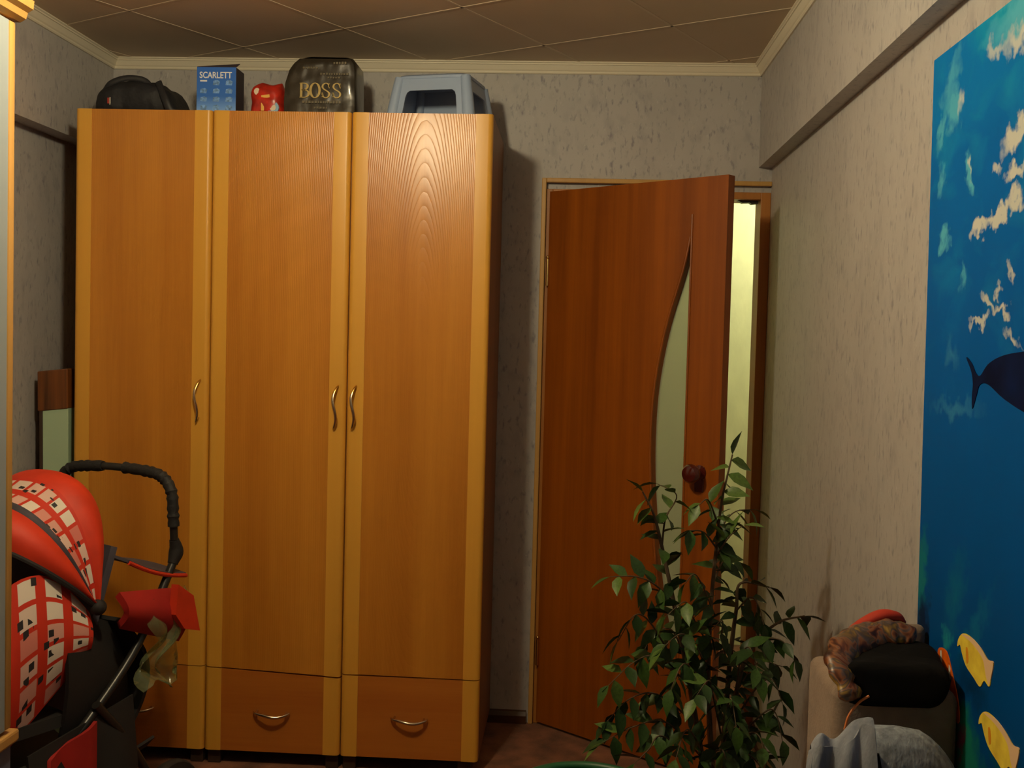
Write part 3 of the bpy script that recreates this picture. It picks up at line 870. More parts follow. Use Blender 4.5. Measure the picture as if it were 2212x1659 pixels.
    for (y, z, ry, rz, rot, col, soft, k) in [
        (-2.30, 2.08, .34, .13, 0, TE, .5, 1), (-2.36, 2.02, .30, .055, .0, CY, .5, .9), (-2.26, 1.975, .11, .028, .1, WH, .6, .9), (-2.42, 1.985, .10, .03, -.1, WH, .6, .9), (-2.14, 1.985, .05, .018, .3, WH, .7, .7),
        (-1.92, 1.985, .035, .075, .8, CY, .7, .6), (-1.945, 1.925, .055, .050, .5, CY, .6, .8), (-1.975, 1.935, .022, .032, .4, WH, .9, .8), (-1.875, 1.90, .020, .06, .2, CY, .8, .7), (-1.885, 1.80, .026, .04, .3, CY, .8, .7),
        (-2.04, 1.79, .022, .042, -.2, CY, .6, .9), (-2.045, 1.80, .010, .022, -.2, WH, .8, .8), (-2.25, 1.825, .085, .026, -.35, WH, .5, 1), (-2.25, 1.765, .045, .018, .1, WH, .5, 1), (-2.17, 1.775, .020, .014, 0, WH, .6, .8),
        (-2.10, 1.688, .05, .017, .05, WH, .5, 1), (-2.185, 1.698, .075, .020, -.3, WH, .5, 1), (-2.26, 1.712, .05, .022, .2, WH, .5, 1), (-1.925, 1.685, .034, .030, .3, CY, .6, .9), (-2.03, 1.60, .016, .03, .3, CY, .8, .6),
        (-2.165, 1.558, .05, .012, .4, WH, .6, .9), (-2.22, 1.535, .05, .012, .2, WH, .6, .9), (-2.12, 1.523, .05, .010, -.1, WH, .6, .9), (-2.25, 1.60, .03, .011, .8, WH, .7, .8), (-2.20, 1.57, .022, .009, .6, WH, .7, .8), (-2.27, 1.49, .045, .010, .5, WH, .7, .8),
        (-1.99, 1.46, .05, .03, .5, CY, .9, .25), (-2.02, 1.36, .16, .02, 0, CY, .9, .25),
        (-1.87, 1.02, .035, .11, .0, (.01, .20, .22), .6, .8), (-1.89, .90, .05, .09, .1, (.006, .015, .05), .5, .9), (-2.06, 1.02, .05, .11, .4, (.01, .20, .26), .9, .4), (-2.16, .98, .03, .14, .7, (.01, .22, .34), .9, .35),
        (-2.14, .70, .16, .11, .2, (.012, .15, .12), .5, 1), (-2.13, .61, .05, .08, .2, (.22, .012, .07), .6, .8), (-2.34, .70, .16, .12, -.2, (.006, .03, .07), .6, .8), (-2.12, .80, .09, .04, .3, (.004, .03, .09), .7, .8), (-2.03, .93, .03, .03, .2, (.02, .30, .34), .7, .7), (-2.16, .88, .10, .04, .1, (.002, .02, .07), .8, .7), (-2.13, .79, .085, .06, .3, (.010, .17, .12), .5, .95), (-2.115, .765, .018, .05, .2, (.24, .012, .07), .7, .8), (-2.30, .80, .07, .035, .4, (.004, .07, .09), .8, .8)]:
        o = patch(o, y, z, ry, rz, rot, col, soft, k)
    l.new(o, b.inputs['Base Color'])
    b.inputs['Roughness'].default_value = .5; sock(b, 'Specular IOR Level').default_value = .04
    return m
MZ0 = .30
m_sea = water_mat()
m_foam = mat('foam_print', (.72, .70, .62), .45, spec=.05, var=.25, vscale=40)
m_foamb = mat('foam_blue_print', (.16, .52, .68), .45, var=.5, vscale=30)
m_dolph = mat('dolphin_print', (.002, .010, .055), .45, spec=.05, var=.4, vscale=12)
m_yfish = mat('yellow_fish_print', (.95, .66, .07), .5, spec=.05, var=.18, vscale=30)
m_pfish = mat('pink_fish_print', (.85, .58, .34), .5, spec=.05)
m_ofish = mat('orange_fish_print', (.78, .13, .01), .45, spec=.05, var=.2, vscale=30)
m_fin = mat('orange_fin_print', (.80, .30, .02), .5, spec=.05)
m_coral = mat('coral_print', (.01, .16, .13), .5, var=.9, vscale=26)
m_coral2 = mat('dark_coral_print', (.006, .02, .06), .5, var=.9, vscale=20)
m_magenta = mat('magenta_coral_print', (.22, .012, .07), .5, var=.4, vscale=40)
MX0, MX1 = XRL - .0025, XRL
MY0, MY1, MZ0, MZ1 = -3.55, -1.845, .30, 2.052
mu = thing('wall_mural', (XRL, -2.7, MZ0), 'large blue underwater photo mural with fish on the right wall', 'mural')
ORG[mu] = Vector((XRL, -2.7, MZ0))
g = G().box(MX0, MX1, MY0, MY1, MZ0, MZ1)
g.xf(lambda p: (p.x, p.y + (.030 - .062 * (MZ1 - p.z) / (MZ1 - MZ0) if p.y > -2 else 0), p.z))
sheet_o = g.build('print_sheet', m_sea, mu)
# the water colours are set by true height, so shift the texture origin back to the floor
for nd in m_sea.node_tree.nodes:
    if nd.type == 'MAP_RANGE':
        if nd.inputs[1].default_value > .54 and nd.inputs[2].default_value > 1.0:
            nd.inputs[1].default_value -= MZ0; nd.inputs[2].default_value -= MZ0
LAY = [0]
def printed(name, yz, m, lift=1):
    """flat printed shape on the mural: (y, z) outline"""
    if len(yz) > 2:
        G().prism(yz, MX0 - .0004 * lift, MX0 + .001, 'x').build(name, m, mu)
def smooth_poly(P, m=5):
    P = [(p[0], p[1], 0) for p in P]; n = len(P)
    Q = catmull([P[-1]] + P + [P[0], P[1]], m)
    Q = Q[m:m * (n + 1)]
    return [(q.x, q.y) for q in Q]
def blob(y, z, ry, rz, rot=0, rough=.3, n=18, seed=0):
    out = []
    for k in range(n):
        a = 2 * PI * k / n; r = 1 + rough * noise.noise(Vector((math.cos(a) * 2 + seed, math.sin(a) * 2, seed * 1.7)))* 1.6
        u, v = ry * r * math.cos(a), rz * r * math.sin(a)
        out.append((y + u * math.cos(rot) - v * math.sin(rot), z + u * math.sin(rot) + v * math.cos(rot)))
    return out
# dolphin: tail fluke to the left, body going right
printed('dolphin', smooth_poly([(-2.067, 1.455), (-2.095, 1.445), (-2.117, 1.428), (-2.138, 1.424), (-2.170, 1.444), (-2.22, 1.458), (-2.29, 1.466), (-2.40, 1.470), (-2.60, 1.46), (-2.78, 1.43), (-2.70, 1.40), (-2.5, 1.362), (-2.36, 1.368), (-2.25, 1.388), (-2.175, 1.410), (-2.138, 1.408), (-2.125, 1.39), (-2.108, 1.364), (-2.103, 1.385), (-2.105, 1.408), (-2.095, 1.430)], 4), m_dolph, 3)
# two yellow fish
for oy, oz in ((0, 0), (-.115, -.102)):
    printed('yellow_fish', smooth_poly([(-2.085 + oy, .930 + oz), (-2.090 + oy, .946 + oz), (-2.112 + oy, .961 + oz), (-2.150 + oy, .964 + oz), (-2.195 + oy, .958 + oz), (-2.228 + oy, .948 + oz), (-2.252 + oy, .950 + oz), (-2.245 + oy, .925 + oz), (-2.238 + oy, .905 + oz), (-2.215 + oy, .908 + oz), (-2.198 + oy, .892 + oz), (-2.170 + oy, .898 + oz), (-2.130 + oy, .908 + oz), (-2.108 + oy, .925 + oz), (-2.098 + oy, .936 + oz)], 4), m_yfish, 3)
    printed('fish_back', smooth_poly([(-2.105 + oy, .957 + oz), (-2.150 + oy, .964 + oz), (-2.195 + oy, .958 + oz), (-2.228 + oy, .948 + oz), (-2.252 + oy, .950 + oz), (-2.243 + oy, .918 + oz), (-2.236 + oy, .908 + oz), (-2.222 + oy, .920 + oz), (-2.205 + oy, .943 + oz), (-2.155 + oy, .955 + oz)], 4), m_pfish, 4)
    printed('fish_fin', smooth_poly([(-2.128 + oy, .938 + oz), (-2.136 + oy, .940 + oz), (-2.142 + oy, .920 + oz), (-2.134 + oy, .914 + oz)], 4), m_fin, 4)
# clown fish, corals
printed('orange_fish', smooth_poly([(-1.985, .895), (-2.03, .905), (-2.065, .875), (-2.10, .835), (-2.11, .80), (-2.085, .795), (-2.04, .825), (-2.00, .855)], 4), m_ofish, 3)
printed('fish_stripe', [(-1.998, .897), (-2.006, .899), (-2.016, .858), (-2.008, .853)], m_foam, 4)
printed('fish_stripe', [(-2.048, .885), (-2.056, .880), (-2.052, .828), (-2.045, .826)], m_foam, 4)

# ================================================================== NEAR CABINET ON THE LEFT
m_cabw = wood('cabinet_wood', (0.42, 0.22, 0.06), (0.50, 0.28, 0.085), .45, bstr=.05)
m_cabl = mat('cabinet_pale_blue', (0.24, 0.28, 0.31), .5)
m_cabd = mat('cabinet_dark_blue', (0.10, 0.12, 0.18), .45)
t = thing('wall_unit', (-1.52, -2.35, 0), 'pale blue wall unit with light wood edges and top moulding', 'cabinet')
CY0, CY1, CXF = -2.95, -1.832, -1.205
G().box(-1.835, CXF - .004, CY0, CY1, .59, 2.115, .002).build('upper_carcass', m_cabw, t)
G().box(-1.835, CXF + .004, CY0 - .005, CY1 + .012, .03, .562, .002).build('lower_carcass', m_cabd, t)
G().box(-1.835, CXF + .018, CY0 - .01, CY1 + .024, .562, .590, .006).build('counter_ledge', m_cabw, t)
G().box(-1.83, CXF - .03, CY0 + .01, CY1 - .01, 0, .03).build('plinth', m_cabd, t)
for k in range(2):
    ya = CY0 + .002 + k * .5575; yb = ya + .555
    d = G().box(CXF - .004, CXF + .010, ya + .022, yb - .022, .60, 2.105).build('door', m_cabl, t)
    G().box(CXF - .004, CXF + .014, ya, ya + .0225, .60, 2.105, .005).build('edge_strip', m_cabw, d, True)
    G().box(CXF - .004, CXF + .014, yb - .0225, yb, .60, 2.105, .005).build('edge_strip', m_cabw, d, True)
    G().tube(catmull([(CXF + .012, yb - .05 if k == 0 else ya + .05, 1.12), (CXF + .036, yb - .05 if k == 0 else ya + .05, 1.15), (CXF + .036, yb - .05 if k == 0 else ya + .05, 1.22), (CXF + .012, yb - .05 if k == 0 else ya + .05, 1.25)], 5), .005, 8).build('handle', m_handle, d, True)
G().prism([(-1.835, 2.115), (CXF + .006, 2.115), (CXF + .018, 2.122), (CXF + .022, 2.135), (CXF + .034, 2.142), (CXF + .036, 2.160), (-1.835, 2.160)], CY0 - .02, CY1 + .03, 'y').build('top_moulding', m_cabw, t)

# ================================================================== BOARD IN THE GAP BESIDE THE WARDROBE
m_dwood = wood('dark_striped_wood', (0.055, 0.018, 0.006), (0.26, 0.085, 0.018), .3, bands=14)
m_green = mat('pale_green_board', (0.42, 0.58, 0.40), .35)
t = thing('folded_board', (-1.765, -.28, 0), 'pale green board with dark wooden end between wardrobe and left wall', 'board')
sh = lambda p: (p.x - .012 - (1.3 - p.z) * -.012 , p.y, p.z + (p.x + 1.757) * .12)
G().box(-1.812, -1.705, -.500, -.06, 1.185, 1.322, .004).xf(sh).build('wooden_end', m_dwood, t)
G().box(-1.796, -1.706, -.496, -.06, .004, 1.186, .002).xf(lambda p: (p.x - .012 - (1.3 - p.z) * -.012, p.y, p.z + (p.x + 1.757) * .12 * (p.z > .5))).build('board_face', m_green, t)
G().box(-1.806, -1.795, -.500, -.06, .004, 1.186, .002).xf(lambda p: (p.x - .012 - (1.3 - p.z) * -.012, p.y, p.z + (p.x + 1.757) * .12 * (p.z > .5))).build('edge_band', m_foot, t)

# ================================================================== SOFA CORNER WITH CLOTHES (right)
m_taupe = mat('taupe_upholstery', (0.26, 0.185, 0.135), .85, var=.12, vscale=30, bump=.3, bscale=180, sheen=.2)
m_greyfab = mat('grey_marl_fabric', (0.27, 0.30, 0.34), .9, var=.38, vscale=85, stretch=(1, 1, .5), bump=.4, bscale=160)
m_denim = mat('grey_blue_denim', (0.22, 0.24, 0.29), .85, var=.42, vscale=30, stretch=(1, 1, .3), bump=.3, bscale=200)
m_bagblk = mat('black_suede', (0.006, 0.0055, 0.0055), .9, spec=.12, var=.3, vscale=12, bump=.2, bscale=60)
m_orange = mat('orange_piping', (.75, .22, .05), .5)
m_scarf = None
def scarf_mat():
    m = bpy.data.materials.new('patterned_silk'); m.use_nodes = True
    n, l = nodes_of(m); b = n['Principled BSDF']
    tc = n.new('ShaderNodeTexCoord')
    nz = n.new('ShaderNodeTexNoise'); nz.inputs['Scale'].default_value = 26; nz.inputs['Detail'].default_value = 2; nz.inputs['Distortion'].default_value = 1.2
    l.new(tc.outputs['Object'], nz.inputs['Vector'])
    rp = n.new('ShaderNodeValToRGB'); rp.color_ramp.interpolation = 'B_SPLINE'
    st = [(.34, (.02, .006, .005)), (.43, (.12, .028, .012)), (.49, (.36, .13, .035)), (.53, (.10, .10, .11)), (.58, (.05, .015, .008)), (.68, (.45, .27, .05))]
    while len(rp.color_ramp.elements) < len(st): rp.color_ramp.elements.new(.5)
    for e, (p, cc) in zip(rp.color_ramp.elements, st): e.position = p; e.color = (*cc, 1)
    l.new(nz.outputs['Fac'], rp.inputs[0]); l.new(rp.outputs[0], b.inputs['Base Color'])
    b.inputs['Roughness'].default_value = .4
    return m
m_scarf = scarf_mat()
m_redc = mat('red_cloth', (.55, .04, .015), .6)
sf = thing('sofa', (.40, -2.75, 0), 'taupe sofa along the right wall with a high arm under the clothes', 'sofa')
G().box(.485, .708, -2.12, -1.90, .08, .854, .022, 4).build('arm', m_taupe, sf, True)
G().box(.60, .706, -1.934, -1.903, .80, .925, .014, 3).build('arm_pad', m_taupe, sf, True)
G().box(.02, .47, -2.12, -1.95, .08, .56, .03, 4).build('arm_front', m_taupe, sf, True)
G().box(.02, .708, -3.75, -2.12, .10, .30, .015, 3).build('base', m_taupe, sf, True)
for k in range(2):
    G().box(.03, .688, -2.12 - (k + 1) * .80 + .004, -2.124 - k * .80, .30, .45, .035, 4).build('seat_cushion', m_taupe, sf, True)
G().box(.692, .708, -3.75, -2.125, .30, .62, .004, 2).build('backrest', m_taupe, sf, True)
for x in (.07, .66):
    for y in (-1.98, -3.68): G().box(x - .025, x + .025, y - .025, y + .025, 0, .10, .004).build('foot', m_foot, sf)

# grey cushion standing against the arm
t = thing('cushion', (.60, -2.24, .45), 'plump grey marl cushion propped against the sofa arm', 'cushion')
def cush(u, v):
    a = u * 2 * PI; b_ = (v - .5) * PI
    ca, sa, cb, sb = math.cos(a), math.sin(a), math.cos(b_), math.sin(b_)
    se = lambda q, e: math.copysign(abs(q) ** e, q)
    X = se(cb, .55) * se(ca, .5); Z = se(cb, .55) * se(sa, .5)
    x = .122 * X; z = .185 * Z; y = .058 * se(sb, .9)
    dz = -.055 * max(0, X) ** 2 * (Z > 0) - .020 * max(0, -X) ** 3 * (Z > 0)
    return (.566 + x, -2.214 + y, .452 + .185 + z + dz + .004 * noise.noise(Vector((x * 20, z * 20, y * 10))))
G().grid(cush, 48, 24).build('cover', m_greyfab, t, True, 80)
G().tube(catmull([(.522, -2.260, .79), (.530, -2.266, .745), (.540, -2.270, .68), (.543, -2.270, .60)], 5), .006, 8).build('dark_tape', m_bagblk, t, True)

# black bag with a patterned rim, slumped over the top of the arm
t = thing('handbag', (.60, -2.03, .872), 'slouchy black suede bag with a brown patterned rim slumped over the sofa arm', 'bag')
def hb(u, v):
    a = u * 2 * PI; b_ = (v - .5) * PI
    se = lambda q, e: math.copysign(abs(q) ** e, q)
    ca, sa, cb, sb = math.cos(a), math.sin(a), math.cos(b_), math.sin(b_)
    X = se(cb, .5) * se(ca, .35); Y = se(cb, .5) * se(sa, .35); Zq = .022 * se(sb, .8)
    x = .594 + .102 * X + .012 * Y; y = -2.062 + .088 * Y
    z = .880 + Zq + .016 * max(0, Y) + .006 * noise.noise(Vector((X * 2.2, Y * 2.2, 2)))
    # the front part hangs down over the edge of the arm
    over = max(0, -2.118 - y)
    if over > 0:
        y = -2.118 - over * .42 - .010 ; z -= over * 1.35
    return (x, y, z)
G().grid(hb, 44, 30).build('bag_body', m_bagblk, t, True, 80)
rim = catmull([(.508, -2.160, .862), (.494, -2.135, .895), (.503, -2.085, .915), (.530, -2.04, .924), (.57, -2.005, .931), (.61, -1.985, .938), (.645, -1.98, .936), (.666, -1.985, .925)], 6)
rim = [p - Vector((0, 0, .014)) for p in rim]
rr = [.017 + .014 * math.sin(PI * k / (len(rim) - 1)) ** .5 + .012 * noise.noise(Vector((k * .37, 0, 0))) for k in range(len(rim))]
G().tube(rim, rr, 14, flat=.55).build('patterned_rim', m_scarf, t, True, 80)
lin = catmull([(.545, -1.985, .928), (.575, -1.97, .938), (.61, -1.96, .950), (.64, -1.955, .948), (.655, -1.955, .936)], 5)
G().tube(lin, [.006 + .010 * math.sin(PI * k / (len(lin) - 1)) for k in range(len(lin))], 10, flat=.7).build('red_lining', m_redc, t, True, 80)
G().tube(catmull([(.540, -2.143, .850), (.522, -2.146, .838), (.505, -2.148, .815), (.498, -2.150, .790)], 5), .0025, 6).build('orange_strap', m_orange, t, True)

# jeans thrown over the corner, in folds
t = thing('jeans', (.45, -2.30, .45), 'crumpled grey blue jeans lying in folds beside the grey cushion', 'jeans')
def jn(u, v):
    # u down the drop, v across
    x = .372 + .125 * v - .030 * u * (1 - v) + .030 * (1 - u) ** 1.4 * (1 - v)
    y = -2.322 - .060 * math.sin(min(1, u * 1.3) * PI / 2) - .014 * math.sin(v * PI * 4.3 + u * 2.6) * (.5 + u) - .01 * v
    z = .852 - .39 * u ** 1.15 - .050 * (1 - u) * (1 - v) ** 1.5 + .012 * math.sin(v * PI * 2.5 + .9) * (1 - u)
    return (x, y, z)
g = G().grid(jn, 36, 46, .006)
g.build('leg_folds', m_denim, t, True, 80)
def jb(u, v):
    # the part lying back towards the arm
    p = Vector(jn(0, v)); q = Vector((p.x + .004, -2.285, p.z - .03 + .02 * math.sin(v * 3)))
    r_ = p.lerp(q, u); r_.z += .020 * math.sin(PI * u) + .006 * math.sin(v * 13) * math.sin(PI * u)
    return r_
G().grid(jb, 14, 30, .006).build('back_folds', m_denim, t, True, 80)
G().tube([Vector(jn(k / 20, .03)) + Vector((0, -.004, 0)) for k in range(21)], .0055, 8).build('seam', m_denim, t, True)
for vv in (.34, .66):
    G().tube([Vector(jn(k / 20, vv)) + Vector((0, -.002, 0)) for k in range(21)], .004, 8).build('seam', m_denim, t, True)

# ================================================================== GREEN TUB
m_tub = mat('green_plastic', (0.008, 0.085, 0.03), .45)
t = thing('plastic_bin', (.052, -1.76, 0), 'dark green plastic bin with a rolled rim on the floor beside the leafy plant', 'bin')
G().lathe([(.0001, 0), (.125, 0), (.130, .01), (.155, .478), (.150, .478), (.126, .012), (.0001, .012)], .052, -1.76, 40).build('body', m_tub, t, True)
g = G(); g.tube([(.052 + .155 * math.cos(2 * PI * k / 48), -1.76 + .155 * math.sin(2 * PI * k / 48), .484) for k in range(49)], .011, 10, cap=False); g.build('rim', m_tub, t, True)
G().tube([(.052 - .02 + .04 * k, -1.76 - .155, .46) for k in (0, 1)], .008).build('handle', m_tub, t, True)

# ================================================================== FICUS
m_bark = mat('bark', (0.10, 0.065, 0.035), .85, var=.3, vscale=40, bump=.4)
m_soil = mat('soil', (0.03, 0.018, 0.01), .95, bump=.8, bscale=60)
m_pot = mat('brown_pot', (0.16, 0.07, 0.035), .5)
def leaf_material(name, col):
    return mat(name, col, .42, var=.25, vscale=9, spec=.3)
LM = [leaf_material('leaf_green', (.035, .080, .014)), leaf_material('leaf_dark', (.018, .046, .010)), leaf_material('leaf_light', (.075, .135, .026))]
PX, PY = .403, -1.25
plant = thing('potted_ficus', (PX, PY, 0), 'leafy weeping fig with slender stems and glossy pointed leaves in front of the door', 'plant')
G().lathe([(.0001, 0), (.088, 0), (.092, .008), (.118, .190), (.124, .192), (.124, .208), (.114, .208), (.110, .185), (.0001, .185)], PX, PY, 32).build('pot', m_pot, plant, True)
G().lathe([(.109, .184), (.08, .194), (.03, .199), (.0001, .2)], PX, PY, 24).build('soil', m_soil, plant, True)
TWIGS = [
    [(0.407, -1.250, 0.203), (0.376, -1.260, 0.551), (0.373, -1.270, 0.762), (0.381, -1.280, 0.946), (0.390, -1.290, 1.068), (0.411, -1.300, 1.187)],
    [(0.401, -1.250, 0.203), (0.322, -1.300, 0.587), (0.271, -1.330, 0.809), (0.235, -1.350, 0.954), (0.211, -1.360, 1.037), (0.181, -1.370, 1.094)],
    [(0.235, -1.350, 0.954), (0.244, -1.330, 1.022), (0.271, -1.320, 1.080), (0.222, -1.310, 1.107)],
    [(0.271, -1.330, 0.809), (0.213, -1.380, 0.866), (0.164, -1.410, 0.888), (0.104, -1.430, 0.889)],
    [(0.419, -1.250, 0.204), (0.454, -1.220, 0.542), (0.495, -1.200, 0.662), (0.562, -1.190, 0.730), (0.634, -1.180, 0.749)],
    [(0.495, -1.200, 0.662), (0.518, -1.240, 0.699), (0.562, -1.260, 0.700), (0.592, -1.280, 0.659)],
    [(0.413, -1.250, 0.203), (0.441, -1.170, 0.588), (0.459, -1.140, 0.745), (0.470, -1.130, 0.819), (0.551, -1.110, 0.807)],
    [(0.383, -1.280, 0.958), (0.405, -1.240, 1.000), (0.437, -1.220, 1.029), (0.489, -1.200, 1.033)],
    [(0.382, -1.280, 0.922), (0.405, -1.330, 0.980), (0.434, -1.360, 1.016)],
    [(0.377, -1.270, 0.847), (0.413, -1.210, 0.897), (0.460, -1.180, 0.886)],
    [(0.254, -1.360, 0.698), (0.203, -1.400, 0.777), (0.166, -1.430, 0.795), (0.127, -1.450, 0.735)],
    [(0.322, -1.300, 0.587), (0.228, -1.400, 0.685), (0.169, -1.440, 0.683), (0.107, -1.470, 0.632)],
    [(0.340, -1.280, 0.483), (0.233, -1.380, 0.585), (0.160, -1.440, 0.590), (0.104, -1.470, 0.541)],
    [(0.368, -1.270, 0.383), (0.256, -1.400, 0.522), (0.172, -1.460, 0.529), (0.093, -1.500, 0.500)],
    [(0.337, -1.330, 0.405), (0.240, -1.460, 0.509), (0.205, -1.500, 0.488), (0.171, -1.520, 0.461)],
    [(0.376, -1.270, 0.677), (0.324, -1.340, 0.766), (0.295, -1.380, 0.822), (0.247, -1.410, 0.793)],
    [(0.372, -1.270, 0.616), (0.322, -1.370, 0.715), (0.281, -1.420, 0.751), (0.235, -1.450, 0.723)],
    [(0.376, -1.260, 0.551), (0.307, -1.420, 0.671), (0.278, -1.480, 0.688), (0.253, -1.520, 0.644)],
    [(0.419, -1.240, 0.423), (0.368, -1.400, 0.598), (0.346, -1.470, 0.654), (0.307, -1.530, 0.627)],
    [(0.420, -1.240, 0.373), (0.404, -1.400, 0.553), (0.403, -1.470, 0.611), (0.409, -1.520, 0.562)],
    [(0.454, -1.220, 0.542), (0.450, -1.300, 0.665), (0.464, -1.350, 0.704), (0.480, -1.400, 0.649)],
    [(0.456, -1.220, 0.480), (0.506, -1.260, 0.582), (0.538, -1.280, 0.602), (0.560, -1.300, 0.549)],
    [(0.458, -1.220, 0.417), (0.513, -1.300, 0.523), (0.535, -1.340, 0.538), (0.551, -1.360, 0.475)],
    [(0.421, -1.240, 0.349), (0.458, -1.360, 0.482), (0.482, -1.420, 0.505), (0.494, -1.460, 0.452)],
    [(0.382, -1.260, 0.355), (0.321, -1.440, 0.505), (0.291, -1.500, 0.538), (0.267, -1.540, 0.484)],
    [(0.441, -1.170, 0.588), (0.412, -1.220, 0.689), (0.405, -1.260, 0.748), (0.365, -1.300, 0.721)],
    [(0.459, -1.140, 0.745), (0.485, -1.200, 0.798), (0.506, -1.220, 0.779), (0.516, -1.240, 0.736)],
    [(0.307, -1.310, 0.661), (0.272, -1.280, 0.724), (0.226, -1.270, 0.707), (0.203, -1.270, 0.657)],
    [(0.385, -1.270, 0.762), (0.349, -1.300, 0.841), (0.321, -1.330, 0.882), (0.296, -1.350, 0.862)],
    [(0.382, -1.280, 1.006), (0.351, -1.320, 1.071), (0.326, -1.340, 1.061)],
    [(0.378, -1.280, 0.946), (0.341, -1.330, 0.990), (0.302, -1.360, 0.999)],
    [(0.446, -1.220, 0.417), (0.476, -1.400, 0.439), (0.502, -1.450, 0.414)],
    [(0.368, -1.270, 0.383), (0.387, -1.460, 0.482), (0.391, -1.520, 0.438)],
    [(0.417, -1.240, 0.472), (0.468, -1.200, 0.561), (0.522, -1.160, 0.613), (0.588, -1.140, 0.598)],
]
def leaf_mesh(name, mt, curl):
    Ls = [(0, .0), (.10, .10), (.30, .235), (.55, .22), (.78, .11), (.92, .035), (1.0, 0.0)]
    v = []; f = []
    for (t_, w_) in Ls:
        z = -curl * (t_ ** 2) * .35
        v += [(t_, -w_, z + w_ * .28), (t_, 0, z), (t_, w_, z + w_ * .28)]
    for i in range(len(Ls) - 1):
        a = i * 3
        f += [(a, a + 3, a + 4, a + 1), (a + 1, a + 4, a + 5, a + 2)]
    me = bpy.data.meshes.new(name); me.from_pydata(v, [], f); me.materials.append(mt)
    for p in me.polygons: p.use_smooth = True
    return me
LEAVES = [leaf_mesh('leaf_blade', LM[i], c_) for i in range(3) for c_ in (.3, .75)]
rl = random.Random(21)
n_leaf = 0
LEAF_SPECS = []
def put_leaf(p, d, size, roll, kind):
    global n_leaf
    d = d.normalized()
    sd = d.cross(Vector((0, 0, 1)))
    if sd.length < .05: sd = Vector((1, 0, 0))
    sd.normalize(); nn = sd.cross(d)
    R = Matrix((d, sd, nn)).transposed()
    R = R @ Matrix.Rotation(roll, 3, 'X')
    LEAF_SPECS.append((Matrix.Translation(p - ORG[plant]) @ R.to_4x4() @ Matrix.Scale(size, 4), kind, size / (p.y + 4.06) + (.02 if p.z > .85 else 0)))
    n_leaf += 1
for ti, tw in enumerate(TWIGS):
    P = catmull(tw, 7)
    stem = ti in (0, 1, 4, 6)
    r0 = .0075 if stem else .0022
    n = len(P)
    G().tube(P, [r0 * (1 - .82 * k / (n - 1)) + .0006 for k in range(n)], 6).build('stem' if stem else 'twig', m_bark, plant, True)
    ln = [0]
    for a, b in zip(P, P[1:]): ln.append(ln[-1] + (b - a).length)
    pos = ln[-1] * (.42 if stem else .18); side = 1
    while pos < ln[-1]:
        k = max(i for i in range(n) if ln[i] <= pos); k = min(k, n - 2)
        q = (pos - ln[k]) / max(1e-6, ln[k + 1] - ln[k]); p = P[k].lerp(P[k + 1], q); T = (P[k + 1] - P[k]).normalized()
        sdv = T.cross(Vector((rl.uniform(-.5, .5), rl.uniform(-1, .2), .5))).normalized() * side
        d = T * rl.uniform(.15, .7) + sdv * rl.uniform(.5, 1.0) + Vector((0, 0, -rl.uniform(.1, .75)))
        put_leaf(p, d, rl.uniform(.050, .076), rl.uniform(-.9, .9), rl.choice((0, 0, 1, 1, 2, 3, 3, 2, 2, 4)) if p.z < 1.0 else rl.choice((0, 1, 4, 5)))
        side = -side; pos += rl.uniform(.0165, .027)
    put_leaf(P[-1], (P[-1] - P[-2]) + Vector((0, 0, -.004)), rl.uniform(.055, .068), rl.uniform(-.5, .5), rl.choice((0, 1, 4)))

# the 300 leaves that show largest are leaves of their own, the small rest is one part
LEAF_SPECS.sort(key=lambda q: -q[2])
for Mx, kind, _ in LEAF_SPECS[:300]:
    o = bpy.data.objects.new('leaf', LEAVES[kind]); COL.objects.link(o)
    o.parent = plant; o.matrix_local = Mx
g = G()
for Mx, kind, _ in LEAF_SPECS[300:]:
    me = LEAVES[kind]
    g.add([Mx @ v.co + ORG[plant] for v in me.vertices], [tuple(p.vertices) for p in me.polygons])
if g.v:
    tag(g.build('inner_foliage', LM[1], plant, True, 80), kind='stuff')

